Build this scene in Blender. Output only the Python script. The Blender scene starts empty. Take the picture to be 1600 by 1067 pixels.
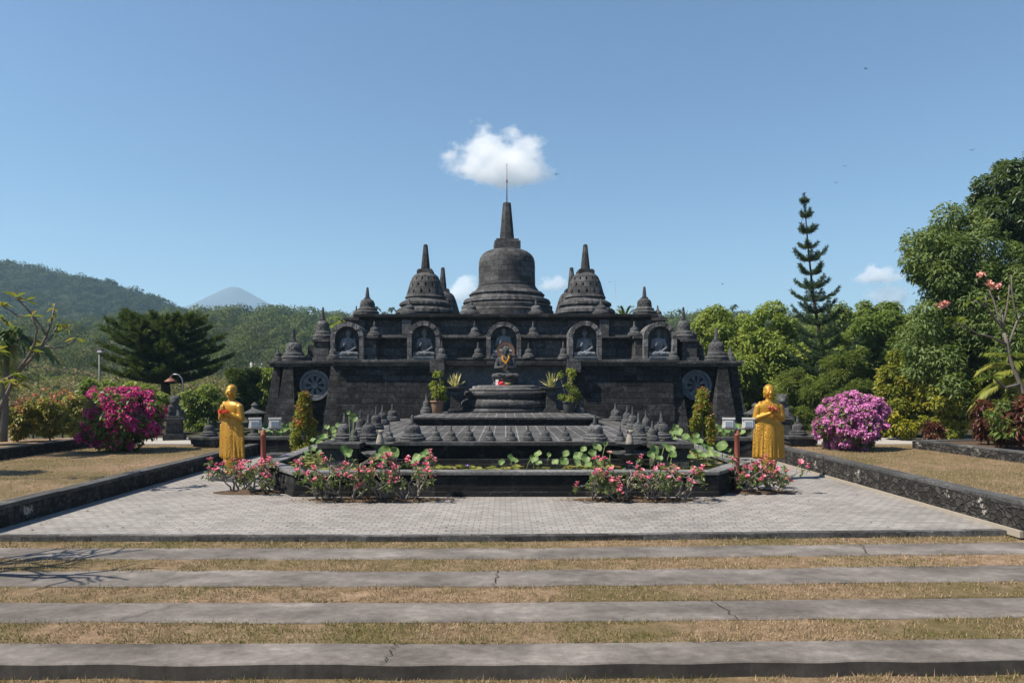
import bpy, bmesh, math, random
import numpy as np
from mathutils import Vector, Matrix, noise

random.seed(7)
RNG = np.random.default_rng(11)
S = bpy.context.scene
COL = S.collection
R = math.radians

# ------------------------------------------------------------------ camera
cam_d = bpy.data.cameras.new("camera")
cam = bpy.data.objects.new("camera", cam_d); COL.objects.link(cam)
CAMZ = 2.2; F = 1100.0; CX = 790.0; CY = 600.0
cam.location = (0, 0, CAMZ); cam.rotation_euler = (R(90), 0, 0)
cam_d.sensor_width = 36; cam_d.lens = F/1600*36
cam_d.shift_x = (800-CX)/1600; cam_d.shift_y = (CY-533.5)/1600
cam_d.clip_start = 0.1; cam_d.clip_end = 30000
S.camera = cam

# ------------------------------------------------------------------ light
SUN_EL, SUN_AZ = R(53), R(-111)          # azimuth from +Y towards +X
w = bpy.data.worlds.new("World"); S.world = w; w.use_nodes = True
nt = w.node_tree; nt.nodes.clear()
sky = nt.nodes.new("ShaderNodeTexSky"); sky.sky_type = 'NISHITA'; sky.sun_disc = False
sky.sun_elevation = SUN_EL; sky.sun_rotation = SUN_AZ
sky.altitude = 0; sky.air_density = 1.35; sky.dust_density = 0.0; sky.ozone_density = 8.5
bg = nt.nodes.new("ShaderNodeBackground"); bg.inputs[1].default_value = 0.055
wo = nt.nodes.new("ShaderNodeOutputWorld")
nt.links.new(sky.outputs[0], bg.inputs[0]); nt.links.new(bg.outputs[0], wo.inputs[0])
sd = bpy.data.lights.new("sun", 'SUN'); sd.energy = 4.6; sd.angle = R(0.53); sd.color = (1.0, 0.90, 0.76)
sun = bpy.data.objects.new("sun", sd); COL.objects.link(sun)
tosun = Vector((math.sin(SUN_AZ)*math.cos(SUN_EL), math.cos(SUN_AZ)*math.cos(SUN_EL), math.sin(SUN_EL)))
sun.rotation_euler = tosun.to_track_quat('Z', 'Y').to_euler(); sun.location = (-30, -20, 60)
S.view_settings.view_transform = 'Standard'; S.view_settings.look = 'None'
S.view_settings.exposure = 1.08; S.view_settings.gamma = 1.0
S.cycles.max_bounces = 8; S.cycles.diffuse_bounces = 3; S.cycles.glossy_bounces = 2
S.cycles.transmission_bounces = 3; S.cycles.volume_bounces = 10; S.cycles.transparent_max_bounces = 6

# ------------------------------------------------------------------ helpers
def at(px, py, Y):
    return Vector(((px-CX)*Y/F, Y, CAMZ-(py-CY)*Y/F))
def XP(px, Y): return (px-CX)*Y/F
def ZP(py, Y): return CAMZ-(py-CY)*Y/F
def YG(py, z): return F*(CAMZ-z)/(py-CY)

def tag(o, label=None, cat=None, group=None, kind=None):
    if label: o['label'] = label
    if cat: o['category'] = cat
    if group: o['group'] = group
    if kind: o['kind'] = kind
    return o
def thing(name, label, cat, loc=(0, 0, 0), rz=0.0, group=None, s=None):
    o = bpy.data.objects.new(name, None); COL.objects.link(o)
    o.location = loc; o.rotation_euler = (0, 0, rz); o.empty_display_size = 0.1
    if s is not None: o.scale = s if hasattr(s, '__len__') else (s, s, s)
    return tag(o, label, cat, group)
def put(name, me, parent=None, loc=None):
    o = bpy.data.objects.new(name, me); COL.objects.link(o)
    if parent is not None: o.parent = parent
    if loc is not None: o.location = loc
    return o
def copy_thing(root, loc, rz=0, s=None, label=None, group=None):
    r = root.copy(); COL.objects.link(r); r.location = loc; r.rotation_euler = (0, 0, rz)
    if s is not None: r.scale = s if hasattr(s, '__len__') else (s, s, s)
    if label: r['label'] = label
    if group: r['group'] = group
    for ch in list(root.children):
        c = ch.copy(); COL.objects.link(c); c.parent = r
        for g in list(ch.children):
            d = g.copy(); COL.objects.link(d); d.parent = c
    return r

class MB:
    """collects vertices and faces of one part, with UVs in metres"""
    def __init__(s): s.v = []; s.f = []; s.uv = []; s.sm = []
    def add(s, vs, fs, smooth=False, uvs=None):
        b = len(s.v); s.v += [tuple(p) for p in vs]
        for i, f in enumerate(fs):
            s.f.append([b+k for k in f]); s.sm.append(smooth)
            if uvs is not None: s.uv.append(uvs[i]); continue
            p = [Vector(vs[k]) for k in f]
            n = Vector((0, 0, 0))
            for a in range(len(p)):
                q, r_ = p[a], p[(a+1) % len(p)]
                n += Vector(((q.y-r_.y)*(q.z+r_.z), (q.z-r_.z)*(q.x+r_.x), (q.x-r_.x)*(q.y+r_.y)))
            ax, ay, az = abs(n.x), abs(n.y), abs(n.z)
            if az >= ax and az >= ay: s.uv.append([(q.x, q.y) for q in p])
            elif ay >= ax: s.uv.append([(q.x, q.z) for q in p])
            else: s.uv.append([(q.y, q.z) for q in p])
        return s
    def box(s, x0, x1, y0, y1, z0, z1, tx=(0, 0), ty=(0, 0)):
        """tx, ty: how far the top is drawn in at x0, x1 / y0, y1"""
        v = [(x0, y0, z0), (x1, y0, z0), (x1, y1, z0), (x0, y1, z0),
             (x0+tx[0], y0+ty[0], z1), (x1-tx[1], y0+ty[0], z1), (x1-tx[1], y1-ty[1], z1), (x0+tx[0], y1-ty[1], z1)]
        return s.add(v, [(3, 2, 1, 0), (4, 5, 6, 7), (0, 1, 5, 4), (1, 2, 6, 5), (2, 3, 7, 6), (3, 0, 4, 7)])
    def lathe(s, prof, seg=24, c=(0, 0, 0), mod=None, smooth=True, cap=True, rot=0.0, sx=1, sy=1):
        """prof: list of (r, z); mod(i, ang) scales the radius of ring i"""
        vs = []; fs = []; uvs = []
        rm = max(p[0] for p in prof); L = 0; arc = [0]
        for i in range(1, len(prof)):
            L += math.hypot(prof[i][0]-prof[i-1][0], prof[i][1]-prof[i-1][1]); arc.append(L)
        for i, (r, z) in enumerate(prof):
            for k in range(seg):
                a = rot+2*math.pi*k/seg
                q = r*(mod(i, a) if mod else 1)
                vs.append((c[0]+q*math.cos(a)*sx, c[1]+q*math.sin(a)*sy, c[2]+z))
        for i in range(len(prof)-1):
            for k in range(seg):
                k2 = (k+1) % seg
                fs.append((i*seg+k, i*seg+k2, (i+1)*seg+k2, (i+1)*seg+k))
                u0, u1 = 2*math.pi*rm*k/seg, 2*math.pi*rm*(k+1)/seg
                uvs.append([(u0, arc[i]), (u1, arc[i]), (u1, arc[i+1]), (u0, arc[i+1])])
        if cap:
            for i, rev in ((0, True), (len(prof)-1, False)):
                ring = [i*seg+k for k in range(seg)]
                if rev: ring.reverse()
                fs.append(ring); uvs.append([(vs[k][0], vs[k][1]) for k in ring])
        return s.add(vs, fs, smooth, uvs)
    def tube(s, pts, rad, seg=6, smooth=True, cap=True):
        pts = [Vector(p) for p in pts]; n = len(pts)
        if not hasattr(rad, '__len__'): rad = [rad]*n
        vs = []; fs = []; uvs = []
        t0 = (pts[1]-pts[0]).normalized()
        ref = Vector((0, 0, 1)) if abs(t0.z) < .9 else Vector((1, 0, 0))
        u = t0.cross(ref).normalized(); L = 0; Ls = []
        for i in range(n):
            t = (pts[min(i+1, n-1)]-pts[max(i-1, 0)])
            t = t.normalized() if t.length > 1e-9 else t0
            u = (u-t*u.dot(t)); u = u.normalized() if u.length > 1e-6 else t.orthogonal().normalized()
            v = t.cross(u)
            if i: L += (pts[i]-pts[i-1]).length
            Ls.append(L)
            for k in range(seg):
                a = 2*math.pi*k/seg
                vs.append(pts[i]+(u*math.cos(a)+v*math.sin(a))*rad[i])
        for i in range(n-1):
            for k in range(seg):
                k2 = (k+1) % seg
                fs.append((i*seg+k, i*seg+k2, (i+1)*seg+k2, (i+1)*seg+k))
                c = 2*math.pi*max(rad)
                uvs.append([(c*k/seg, Ls[i]), (c*(k+1)/seg, Ls[i]), (c*(k+1)/seg, Ls[i+1]), (c*k/seg, Ls[i+1])])
        if cap:
            fs.append(tuple(range(seg-1, -1, -1))); uvs.append([(0, 0)]*seg)
            fs.append(tuple((n-1)*seg+k for k in range(seg))); uvs.append([(0, 0)]*seg)
        return s.add(vs, fs, smooth, uvs)
    def capsule(s, p0, r0, p1, r1, seg=10):
        p0, p1 = Vector(p0), Vector(p1); d = p1-p0; L = d.length
        d = d.normalized() if L > 1e-9 else Vector((0, 0, 1))
        P_, Rr = [], []
        for k in range(5):
            a = math.pi/2*k/4.0; P_.append(p0-d*r0*math.cos(a)); Rr.append(max(r0*math.sin(a), r0*.05))
        for k in range(5):
            a = math.pi/2*k/4.0; P_.append(p1+d*r1*math.sin(a)); Rr.append(max(r1*math.cos(a), r1*.05))
        return s.tube(P_, Rr, seg)
    def ell(s, c, r, rot=None, seg=14, rings=8):
        M = rot.to_matrix() if rot is not None else Matrix.Identity(3)
        vs = []; fs = []
        for i in range(rings+1):
            a = math.pi*(i/rings-.5); cr = max(math.cos(a), .03)
            for k in range(seg):
                b = 2*math.pi*k/seg
                vs.append(Vector(c)+M@Vector((r[0]*cr*math.cos(b), r[1]*cr*math.sin(b), r[2]*math.sin(a))))
        for i in range(rings):
            for k in range(seg):
                k2 = (k+1) % seg
                fs.append((i*seg+k, i*seg+k2, (i+1)*seg+k2, (i+1)*seg+k))
        fs.append(tuple(range(seg-1, -1, -1))); fs.append(tuple(rings*seg+k for k in range(seg)))
        return s.add(vs, fs, True)
    def loft(s, secs, seg=20, p=2.3):
        """secs: (z, cx, cy, rx, ry) superellipse sections"""
        vs = []; fs = []
        for (z, cx, cy, rx, ry) in secs:
            for k in range(seg):
                a = 2*math.pi*k/seg; c, q = math.cos(a), math.sin(a)
                vs.append((cx+rx*math.copysign(abs(c)**(2/p), c), cy+ry*math.copysign(abs(q)**(2/p), q), z))
        n = len(secs)
        for i in range(n-1):
            for k in range(seg):
                k2 = (k+1) % seg
                fs.append((i*seg+k, i*seg+k2, (i+1)*seg+k2, (i+1)*seg+k))
        fs.append(tuple(range(seg-1, -1, -1))); fs.append(tuple((n-1)*seg+k for k in range(seg)))
        return s.add(vs, fs, True)
    def mesh(s, name, mat=None):
        me = bpy.data.meshes.new(name); me.from_pydata(s.v, [], s.f)
        uvl = me.uv_layers.new(name="UVMap")
        uvl.data.foreach_set("uv", [c for f in s.uv for q in f for c in q])
        me.polygons.foreach_set("use_smooth", s.sm)
        if mat: me.materials.append(mat)
        me.validate(); me.update(); return me
    def build(s, name, mat, parent=None, bevel=0, loc=None):
        o = put(name, s.mesh(name, mat), parent, loc)
        if bevel:
            m = o.modifiers.new("bevel", 'BEVEL'); m.width = bevel; m.segments = 2; m.limit_method = 'ANGLE'; m.angle_limit = R(40)
        return o

def sculpt(mb, name, mat, voxel, smooth=2):
    """one continuous skin over all the shapes in mb"""
    o = bpy.data.objects.new("tmp", mb.mesh("tmp")); COL.objects.link(o)
    m = o.modifiers.new("r", 'REMESH'); m.mode = 'VOXEL'; m.voxel_size = voxel; m.use_smooth_shade = True
    if smooth:
        k = o.modifiers.new("s", 'SMOOTH'); k.factor = .5; k.iterations = smooth
    dg = bpy.context.evaluated_depsgraph_get(); dg.update()
    me = bpy.data.meshes.new_from_object(o.evaluated_get(dg))
    me.name = name; me.materials.clear(); me.materials.append(mat)
    me.polygons.foreach_set("use_smooth", [True]*len(me.polygons))
    bpy.data.objects.remove(o); return me

def np_mesh(name, verts, faces, mat, rnd=None):
    """verts (N,3), faces (M,k) -> mesh"""
    me = bpy.data.meshes.new(name); n, m, k = len(verts), len(faces), faces.shape[1]
    me.vertices.add(n); me.vertices.foreach_set("co", verts.astype(np.float32).ravel())
    me.loops.add(m*k); me.loops.foreach_set("vertex_index", faces.astype(np.int32).ravel())
    me.polygons.add(m); me.polygons.foreach_set("loop_start", np.arange(0, m*k, k, dtype=np.int32))
    me.polygons.foreach_set("loop_total", np.full(m, k, dtype=np.int32))
    if rnd is not None:
        a = me.attributes.new("rnd", 'FLOAT', 'FACE'); a.data.foreach_set("value", rnd.astype(np.float32))
    me.materials.append(mat); me.update(); me.validate(); return me

def unit(a): return a/np.maximum(np.linalg.norm(a, axis=1, keepdims=True), 1e-9)
def leaf_mesh(name, pos, d, nrm, L, W, mat, rnd=None, fold=.18, droop=.15):
    """one folded rhombic leaf (two triangles) per point"""
    n = len(pos); d = unit(d); s = unit(np.cross(d, nrm)); u = np.cross(s, d)
    L = np.broadcast_to(np.asarray(L, float).reshape(-1, 1), (n, 1)); W = np.broadcast_to(np.asarray(W, float).reshape(-1, 1), (n, 1))
    mid = pos+d*L*.45
    tip = pos+d*L-np.array([[0, 0, 1.]])*L*droop
    a = mid+s*W*.5+u*W*fold; b = mid-s*W*.5+u*W*fold
    v = np.stack([pos, a, tip, b], 1).reshape(-1, 3)
    i = np.arange(n)*4
    f = np.stack([np.stack([i, i+1, i+2], 1), np.stack([i, i+2, i+3], 1)], 1).reshape(-1, 3)
    if rnd is None: rnd = RNG.random(n)
    return np_mesh(name, v, f, mat, np.repeat(rnd, 2))

def blob_points(blobs, n, shell=.62):
    """blobs: (x,y,z,rx,ry,rz); points near their outsides -> pos, outward"""
    B = np.array(blobs, float)
    vol = (B[:, 3]*B[:, 4]+B[:, 4]*B[:, 5]+B[:, 3]*B[:, 5]); vol /= vol.sum()
    k = RNG.choice(len(B), n, p=vol)
    u = unit(RNG.normal(size=(n, 3)))
    r = shell+(1-shell)*RNG.random(n)**.6
    r *= 1+.12*RNG.normal(size=n)
    return B[k, :3]+u*B[k, 3:6]*r[:, None], u, k

def foliage(name, blobs, n, L, W, mat, parent=None, up=.6, droop=.2, hang=.3, shell=.6, jit=.9, var=.3):
    p, u, k = blob_points(blobs, n, shell)
    nb = len(blobs); tone = RNG.random(nb)
    nr = unit(u+np.array([[0, 0, up]])+jit*RNG.normal(size=(n, 3))*.6)
    t = unit(np.cross(nr, RNG.normal(size=(n, 3)))); d = unit(t+u*.5-np.array([[0, 0, hang]]))
    Ls = L*(1+var*RNG.normal(size=n)).clip(.5, 1.6)
    rnd = (tone[k]*.45+RNG.random(n)*.55)
    return put(name, leaf_mesh(name, p, d, nr, Ls, W*Ls/L, mat, rnd, droop=droop), parent)

def crown_blobs(c, r, n, rf=(.28, .45), inner=.35, seed=0, flat=1.0):
    """uneven clumps that together fill an uneven crown"""
    rd = random.Random(seed); out = []
    for i in range(n):
        while True:
            p = Vector((rd.uniform(-1, 1), rd.uniform(-1, 1), rd.uniform(-1, 1)))
            if inner < p.length < 1: break
        k = rd.uniform(*rf)
        p = p*(1-k*.6)
        m = (r[0]+r[1]+r[2])/3*k
        out.append((c[0]+p.x*r[0], c[1]+p.y*r[1], c[2]+p.z*r[2], m*rd.uniform(.85, 1.25), m*rd.uniform(.85, 1.25), m*flat*rd.uniform(.7, 1.0)))
    return out

def wob(p0, p1, k, amp, seed=0):
    """points along a slightly crooked limb"""
    rd = random.Random(seed); p0, p1 = Vector(p0), Vector(p1); L = (p1-p0).length; out = []
    for i in range(k+1):
        t = i/k; q = p0.lerp(p1, t)
        if 0 < i < k: q += Vector((rd.uniform(-1, 1), rd.uniform(-1, 1), rd.uniform(-1, 1)))*amp*L
        out.append(q)
    return out
def taper(r0, r1, n): return [r0+(r1-r0)*i/(n-1) for i in range(n)]

# ------------------------------------------------------------------ materials
class NT:
    def __init__(s, name):
        s.m = bpy.data.materials.new(name); s.m.use_nodes = True
        s.t = s.m.node_tree; s.t.nodes.clear()
        s.out = s.n("ShaderNodeOutputMaterial")
    def n(s, typ, **kw):
        nd = s.t.nodes.new(typ)
        for k, v in kw.items():
            if k.startswith('i_'): nd.inputs[k[2:].replace('_', ' ')].default_value = v
            else: setattr(nd, k, v)
        return nd
    def l(s, a, b): s.t.links.new(a, b)
    def noise(s, vec, scale, detail=4, rough=.6, w=None):
        nd = s.n("ShaderNodeTexNoise"); nd.inputs['Scale'].default_value = scale
        nd.inputs['Detail'].default_value = detail; nd.inputs['Roughness'].default_value = rough
        if w is not None: nd.noise_dimensions = '4D'; s.l(w, nd.inputs['W'])
        if vec is not None: s.l(vec, nd.inputs['Vector'])
        return nd.outputs['Fac']
    def ramp(s, fac, stops):
        nd = s.n("ShaderNodeValToRGB"); e = nd.color_ramp.elements
        while len(e) < len(stops): e.new(0.5)
        for i, (p, c) in enumerate(stops):
            e[i].position = p; e[i].color = (c, c, c, 1) if not hasattr(c, '__len__') else (*c, 1)
        s.l(fac, nd.inputs[0]); return nd.outputs[0]
    def mix(s, fac, a, b, mode='MIX'):
        nd = s.n("ShaderNodeMix", data_type='RGBA', blend_type=mode)
        for val, idx in ((fac, 0), (a, 6), (b, 7)):
            if hasattr(val, 'is_linked') or isinstance(val, bpy.types.NodeSocket): s.l(val, nd.inputs[idx])
            elif hasattr(val, '__len__'): nd.inputs[idx].default_value = (*val, 1) if len(val) == 3 else val
            else: nd.inputs[idx].default_value = val if idx == 0 else (val, val, val, 1)
        return nd.outputs[2]
    def math(s, op, a, b=0.0):
        nd = s.n("ShaderNodeMath", operation=op)
        for i, v in enumerate((a, b)):
            if isinstance(v, bpy.types.NodeSocket): s.l(v, nd.inputs[i])
            else: nd.inputs[i].default_value = v
        return nd.outputs[0]
    def bump(s, h, strength=.5, dist=.02, prev=None):
        nd = s.n("ShaderNodeBump"); nd.inputs['Strength'].default_value = strength; nd.inputs['Distance'].default_value = dist
        s.l(h, nd.inputs['Height'])
        if prev is not None: s.l(prev, nd.inputs['Normal'])
        return nd.outputs[0]
    def principled(s, col, rough=.8, bump=None, spec=.3, metal=0.0, **kw):
        p = s.n("ShaderNodeBsdfPrincipled")
        for val, nm in ((col, 'Base Color'), (rough, 'Roughness')):
            if isinstance(val, bpy.types.NodeSocket): s.l(val, p.inputs[nm])
            elif hasattr(val, '__len__'): p.inputs[nm].default_value = (*val, 1)
            else: p.inputs[nm].default_value = val
        p.inputs['Specular IOR Level'].default_value = spec; p.inputs['Metallic'].default_value = metal
        if bump is not None: s.l(bump, p.inputs['Normal'])
        return p
    def done(s, sh):
        s.l(sh.outputs[0], s.out.inputs['Surface']); return s.m

def mul(c, k): return tuple(x*k for x in c)
def stone(name, base=(.085, .085, .09), brick=None, gap=.012, rough_amp=.6, pale=.35, bumpd=.015, mort=None, grain=22, blockvar=.45, offset=.5):
    """dark volcanic stone: blocks with joints, coarse grain, pale lichen and dark damp stains"""
    T = NT(name); tc = T.n("ShaderNodeTexCoord"); oi = T.n("ShaderNodeObjectInfo")
    wv = T.math('MULTIPLY', oi.outputs['Random'], 40.0)
    ob = tc.outputs['Object']
    base = (base[0]*.95, base[1]*1.0, base[2]*1.07)
    n1 = T.noise(ob, 1.1, 5, .65, wv); n2 = T.noise(ob, 5.0, 6, .7, wv); n3 = T.noise(ob, grain, 5, .7, wv)
    col = T.mix(T.ramp(n1, [(.35, 0), (.65, 1)]), mul(base, .62), mul(base, 1.25))
    h = T.math('MULTIPLY', n3, .6)
    if brick:
        b = T.n("ShaderNodeTexBrick"); T.l(tc.outputs['UV'], b.inputs['Vector']); b.offset = offset
        b.inputs['Scale'].default_value = 1; b.inputs['Brick Width'].default_value = brick[0]; b.inputs['Row Height'].default_value = brick[1]
        b.inputs['Mortar Size'].default_value = gap; b.inputs['Mortar Smooth'].default_value = .3; b.inputs['Bias'].default_value = -.1
        b.inputs['Color1'].default_value = (1-blockvar, 1-blockvar, 1-blockvar, 1); b.inputs['Color2'].default_value = (1+blockvar, 1+blockvar, 1+blockvar, 1)
        m = mort if mort is not None else .75
        b.inputs['Mortar'].default_value = (m, m, m, 1)
        col = T.mix(1.0, col, b.outputs['Color'], 'MULTIPLY')
        h = T.math('ADD', h, T.math('MULTIPLY', b.outputs['Fac'], -1.0))
    lich = T.ramp(T.noise(ob, 2.6, 9, .82, wv), [(.54, 0), (.66, 1)])
    col = T.mix(T.math('MULTIPLY', lich, pale), col, (.27, .265, .25))
    damp = T.ramp(T.noise(ob, .7, 6, .7, wv), [(.45, 0), (.62, 1)])
    col = T.mix(T.math('MULTIPLY', damp, .5), col, mul(base, .35))
    sp = T.ramp(n3, [(.32, .5), (.5, .97), (.68, 1.55)])
    col = T.mix(1.0, col, T.ramp(n2, [(.3, .6), (.7, 1.4)]), 'MULTIPLY')
    col = T.mix(1.0, col, sp, 'MULTIPLY')
    bp = T.bump(h, rough_amp, bumpd)
    return T.done(T.principled(col, .93, bp, .2))

def leafmat(name, cols, trans=.3, rough=.5, spec=.3, tcol=None):
    """cols: colours spread over the leaves at random"""
    T = NT(name); a = T.n("ShaderNodeAttribute", attribute_name="rnd")
    n = len(cols); c = T.ramp(a.outputs['Fac'], [(i/max(n-1, 1), cols[i]) for i in range(n)])
    p = T.principled(c, rough, None, spec)
    t = T.n("ShaderNodeBsdfTranslucent")
    T.l(T.mix(.5, c, tcol if tcol else (.26, .34, .035)), t.inputs[0])
    m = T.n("ShaderNodeMixShader"); m.inputs[0].default_value = trans
    T.l(p.outputs[0], m.inputs[1]); T.l(t.outputs[0], m.inputs[2])
    return T.done(m)
def plain(name, col, rough=.6, spec=.4, metal=0, var=.25, scale=8, bumpd=0.0):
    T = NT(name); tc = T.n("ShaderNodeTexCoord")
    n = T.noise(tc.outputs['Object'], scale, 5, .65)
    c = T.mix(n, mul(col, 1-var), mul(col, 1+var))
    b = T.bump(n, .5, bumpd) if bumpd else None
    return T.done(T.principled(c, rough, b, spec, metal))
# ------------------------------------------------------------------ stone and ground materials
M_WALL = stone("rough_lava_blocks", (.031, .030, .031), (.48, .21), .014, 1.0, .22, .05, blockvar=.55, grain=9, mort=.6)
M_TRIM = stone("dressed_lava_stone", (.070, .068, .067), (.62, .30), .010, .8, .4, .025, blockvar=.45, mort=.45, grain=14)
M_DOME = stone("stupa_blocks", (.080, .077, .076), (.46, .235), .012, .9, .32, .03, blockvar=.4, mort=.5, grain=24)
M_SPIRE = stone("spire_stone", (.068, .066, .066), (.5, .34), .010, .8, .28, .025, blockvar=.35, mort=.5, grain=14)
M_SMALL = stone("carved_lava_stone", (.076, .075, .074), None, 0, .9, .7, .015, grain=38)
M_NICHE = stone("smooth_blue_grey_stone", (.14, .157, .175), None, 0, .5, .12, .006, grain=40)
M_BUDDHA = stone("carved_figure_stone", (.17, .176, .184), None, 0, .5, .2, .004, grain=80)
M_DARKFIG = stone("dark_figure_stone", (.068, .066, .066), None, 0, .5, .3, .004, grain=70)
M_TILE = stone("dark_floor_tiles", (.075, .071, .068), (.30, .62), .015, .3, .25, .004, blockvar=.25, mort=3.0, grain=30, offset=0.0)
M_COPE = stone("pond_coping_stone", (.14, .135, .13), (.8, .8), .008, .6, .35, .008, blockvar=.2, mort=.5)
M_POND = stone("pond_wall_stone", (.020, .0195, .0195), (.55, .2), .012, .9, .25, .03, blockvar=.5, mort=.6, grain=16)
M_ARCH = stone("pale_arch_stone", (.135, .130, .126), (.25, .3), .012, .8, .4, .02, blockvar=.35, mort=.35, grain=18)

def rubble(name):
    T = NT(name); tc = T.n("ShaderNodeTexCoord"); uv = tc.outputs['UV']
    mp = T.n("ShaderNodeMapping"); T.l(uv, mp.inputs[0]); mp.inputs['Scale'].default_value = (1, 1.25, 1)
    dn = T.n("ShaderNodeTexNoise"); dn.inputs['Scale'].default_value = 6; T.l(uv, dn.inputs['Vector'])
    wv = T.mix(.12, mp.outputs[0], dn.outputs['Color'])
    v = T.n("ShaderNodeTexVoronoi", feature='DISTANCE_TO_EDGE'); v.inputs['Scale'].default_value = 8.5; T.l(wv, v.inputs['Vector'])
    v2 = T.n("ShaderNodeTexVoronoi", feature='F1'); v2.inputs['Scale'].default_value = 8.5; T.l(wv, v2.inputs['Vector'])
    e = T.ramp(v.outputs['Distance'], [(.0, .15), (.16, 1)])
    c = T.mix(e, (.02, .02, .02), T.mix(T.ramp(v2.outputs['Color'], [(.2, 0), (.8, 1)]), (.020, .019, .018), (.058, .054, .050)))
    n = T.noise(tc.outputs['Object'], 30, 6, .7)
    c = T.mix(1.0, c, T.ramp(n, [(.3, .6), (.7, 1.4)]), 'MULTIPLY')
    pl = T.ramp(T.noise(tc.outputs['Object'], 1.7, 7, .75), [(.61, 0), (.65, 1)])
    c = T.mix(T.math('MULTIPLY', pl, .75), c, (.40, .38, .34))
    h = T.math('ADD', T.math('MULTIPLY', e, .8), T.math('MULTIPLY', n, .3))
    return T.done(T.principled(c, .95, T.bump(h, .9, .03), .15))
M_RUBBLE = rubble("lava_rubble")

def concrete(name, dk=1.0):
    T = NT(name); tc = T.n("ShaderNodeTexCoord"); ob = tc.outputs['Object']
    mp = T.n("ShaderNodeMapping"); T.l(ob, mp.inputs[0]); mp.inputs['Scale'].default_value = (.75, 1.3, 1)
    a = T.noise(mp.outputs[0], 1.0, 9, .74); b = T.noise(ob, 9, 6, .7); c = T.noise(ob, 140, 3, .7)
    col = T.ramp(a, [(.33, (.066, .058, .053)), (.43, (.098, .088, .081)), (.50, (.128, .116, .107)), (.57, (.158, .144, .133)), (.64, (.21, .195, .18)), (.73, (.29, .27, .25))])
    col = T.mix(1.0, col, T.ramp(b, [(.3, .78), (.7, 1.18)]), 'MULTIPLY')
    col = T.mix(1.0, col, T.ramp(c, [(.3, .82), (.7, 1.15)]), 'MULTIPLY')
    if dk != 1: col = T.mix(1.0, col, (dk, dk, dk*.98), 'MULTIPLY')
    h = T.math('ADD', T.math('MULTIPLY', b, .4), T.math('MULTIPLY', c, .5))
    return T.done(T.principled(col, .9, T.bump(h, .5, .006), .25))
M_CONC = concrete("weathered_concrete")

def paver(name):
    T = NT(name); tc = T.n("ShaderNodeTexCoord"); ob = tc.outputs['Object']; uv = tc.outputs['UV']
    b = T.n("ShaderNodeTexBrick"); T.l(uv, b.inputs['Vector'])
    b.inputs['Scale'].default_value = 1; b.inputs['Brick Width'].default_value = .20; b.inputs['Row Height'].default_value = .125
    b.inputs['Mortar Size'].default_value = .010; b.inputs['Mortar Smooth'].default_value = .2
    b.inputs['Color1'].default_value = (.195, .185, .177, 1); b.inputs['Color2'].default_value = (.262, .251, .241, 1); b.inputs['Mortar'].default_value = (.135, .126, .118, 1)
    n = T.noise(ob, .55, 7, .7); n2 = T.noise(ob, 26, 5, .7)
    c = T.mix(1.0, b.outputs['Color'], T.ramp(n, [(.32, .74), (.5, .98), (.68, 1.10)]), 'MULTIPLY')
    c = T.mix(1.0, c, T.ramp(n2, [(.3, .85), (.7, 1.15)]), 'MULTIPLY')
    h = T.math('SUBTRACT', T.math('MULTIPLY', n2, .35), b.outputs['Fac'])
    return T.done(T.principled(c, .88, T.bump(h, .6, .008), .25))
M_PAVE = paver("concrete_pavers")

def turf(name, green=.35):
    T = NT(name); tc = T.n("ShaderNodeTexCoord"); ob = tc.outputs['Object']
    a = T.noise(ob, .5, 6, .65); b = T.noise(ob, 7, 6, .7); c = T.noise(ob, 70, 4, .75)
    col = T.ramp(b, [(.28, (.15, .100, .064)), (.5, (.28, .195, .128)), (.72, (.40, .29, .20))])
    g = T.ramp(a, [(.5-.12+(.35-green)*.3, 1), (.62+(.35-green)*.3, 0)])
    col = T.mix(T.math('MULTIPLY', g, .75), col, T.mix(b, (.065, .066, .022), (.15, .125, .05)))
    col = T.mix(1.0, col, T.ramp(c, [(.3, .5), (.7, 1.4)]), 'MULTIPLY')
    return T.done(T.principled(col, .95, T.bump(T.math('ADD', b, c), .9, .03), .1))
M_TURF = turf("dry_turf"); M_LAWN = turf("dry_lawn", .22)
M_SOIL = plain("bare_soil", (.075, .052, .036), .95, .1, 0, .5, 9, .03)
M_GARDEN = plain("garden_soil", (.045, .042, .024), .95, .1, 0, .6, 1.2, .05)
M_RISER = concrete('dark_riser', .42)  # same concrete, darkened, for the front faces of the strips
M_PATH = plain("pale_path", (.30, .285, .265), .9, .2, 0, .2, 6, .004)
M_WATER = None
def water(name):
    T = NT(name); tc = T.n("ShaderNodeTexCoord"); n = T.noise(tc.outputs['Object'], 5, 3, .5)
    return T.done(T.principled(T.mix(n, (.010, .014, .006), (.022, .028, .010)), .08, T.bump(n, .15, .01), .5))
M_WATER = water("pond_water")

# ------------------------------------------------------------------ setting: ground, plaza, terraces
def structure(name, mb, mat, bevel=0):
    return tag(mb.build(name, mat, None, bevel), kind='structure')
structure("ground", MB().add([(-1500, -40, -.30), (1500, -40, -.30), (1500, 2700, -.30), (-1500, 2700, -.30)], [(0, 1, 2, 3)]), M_GARDEN)

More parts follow.
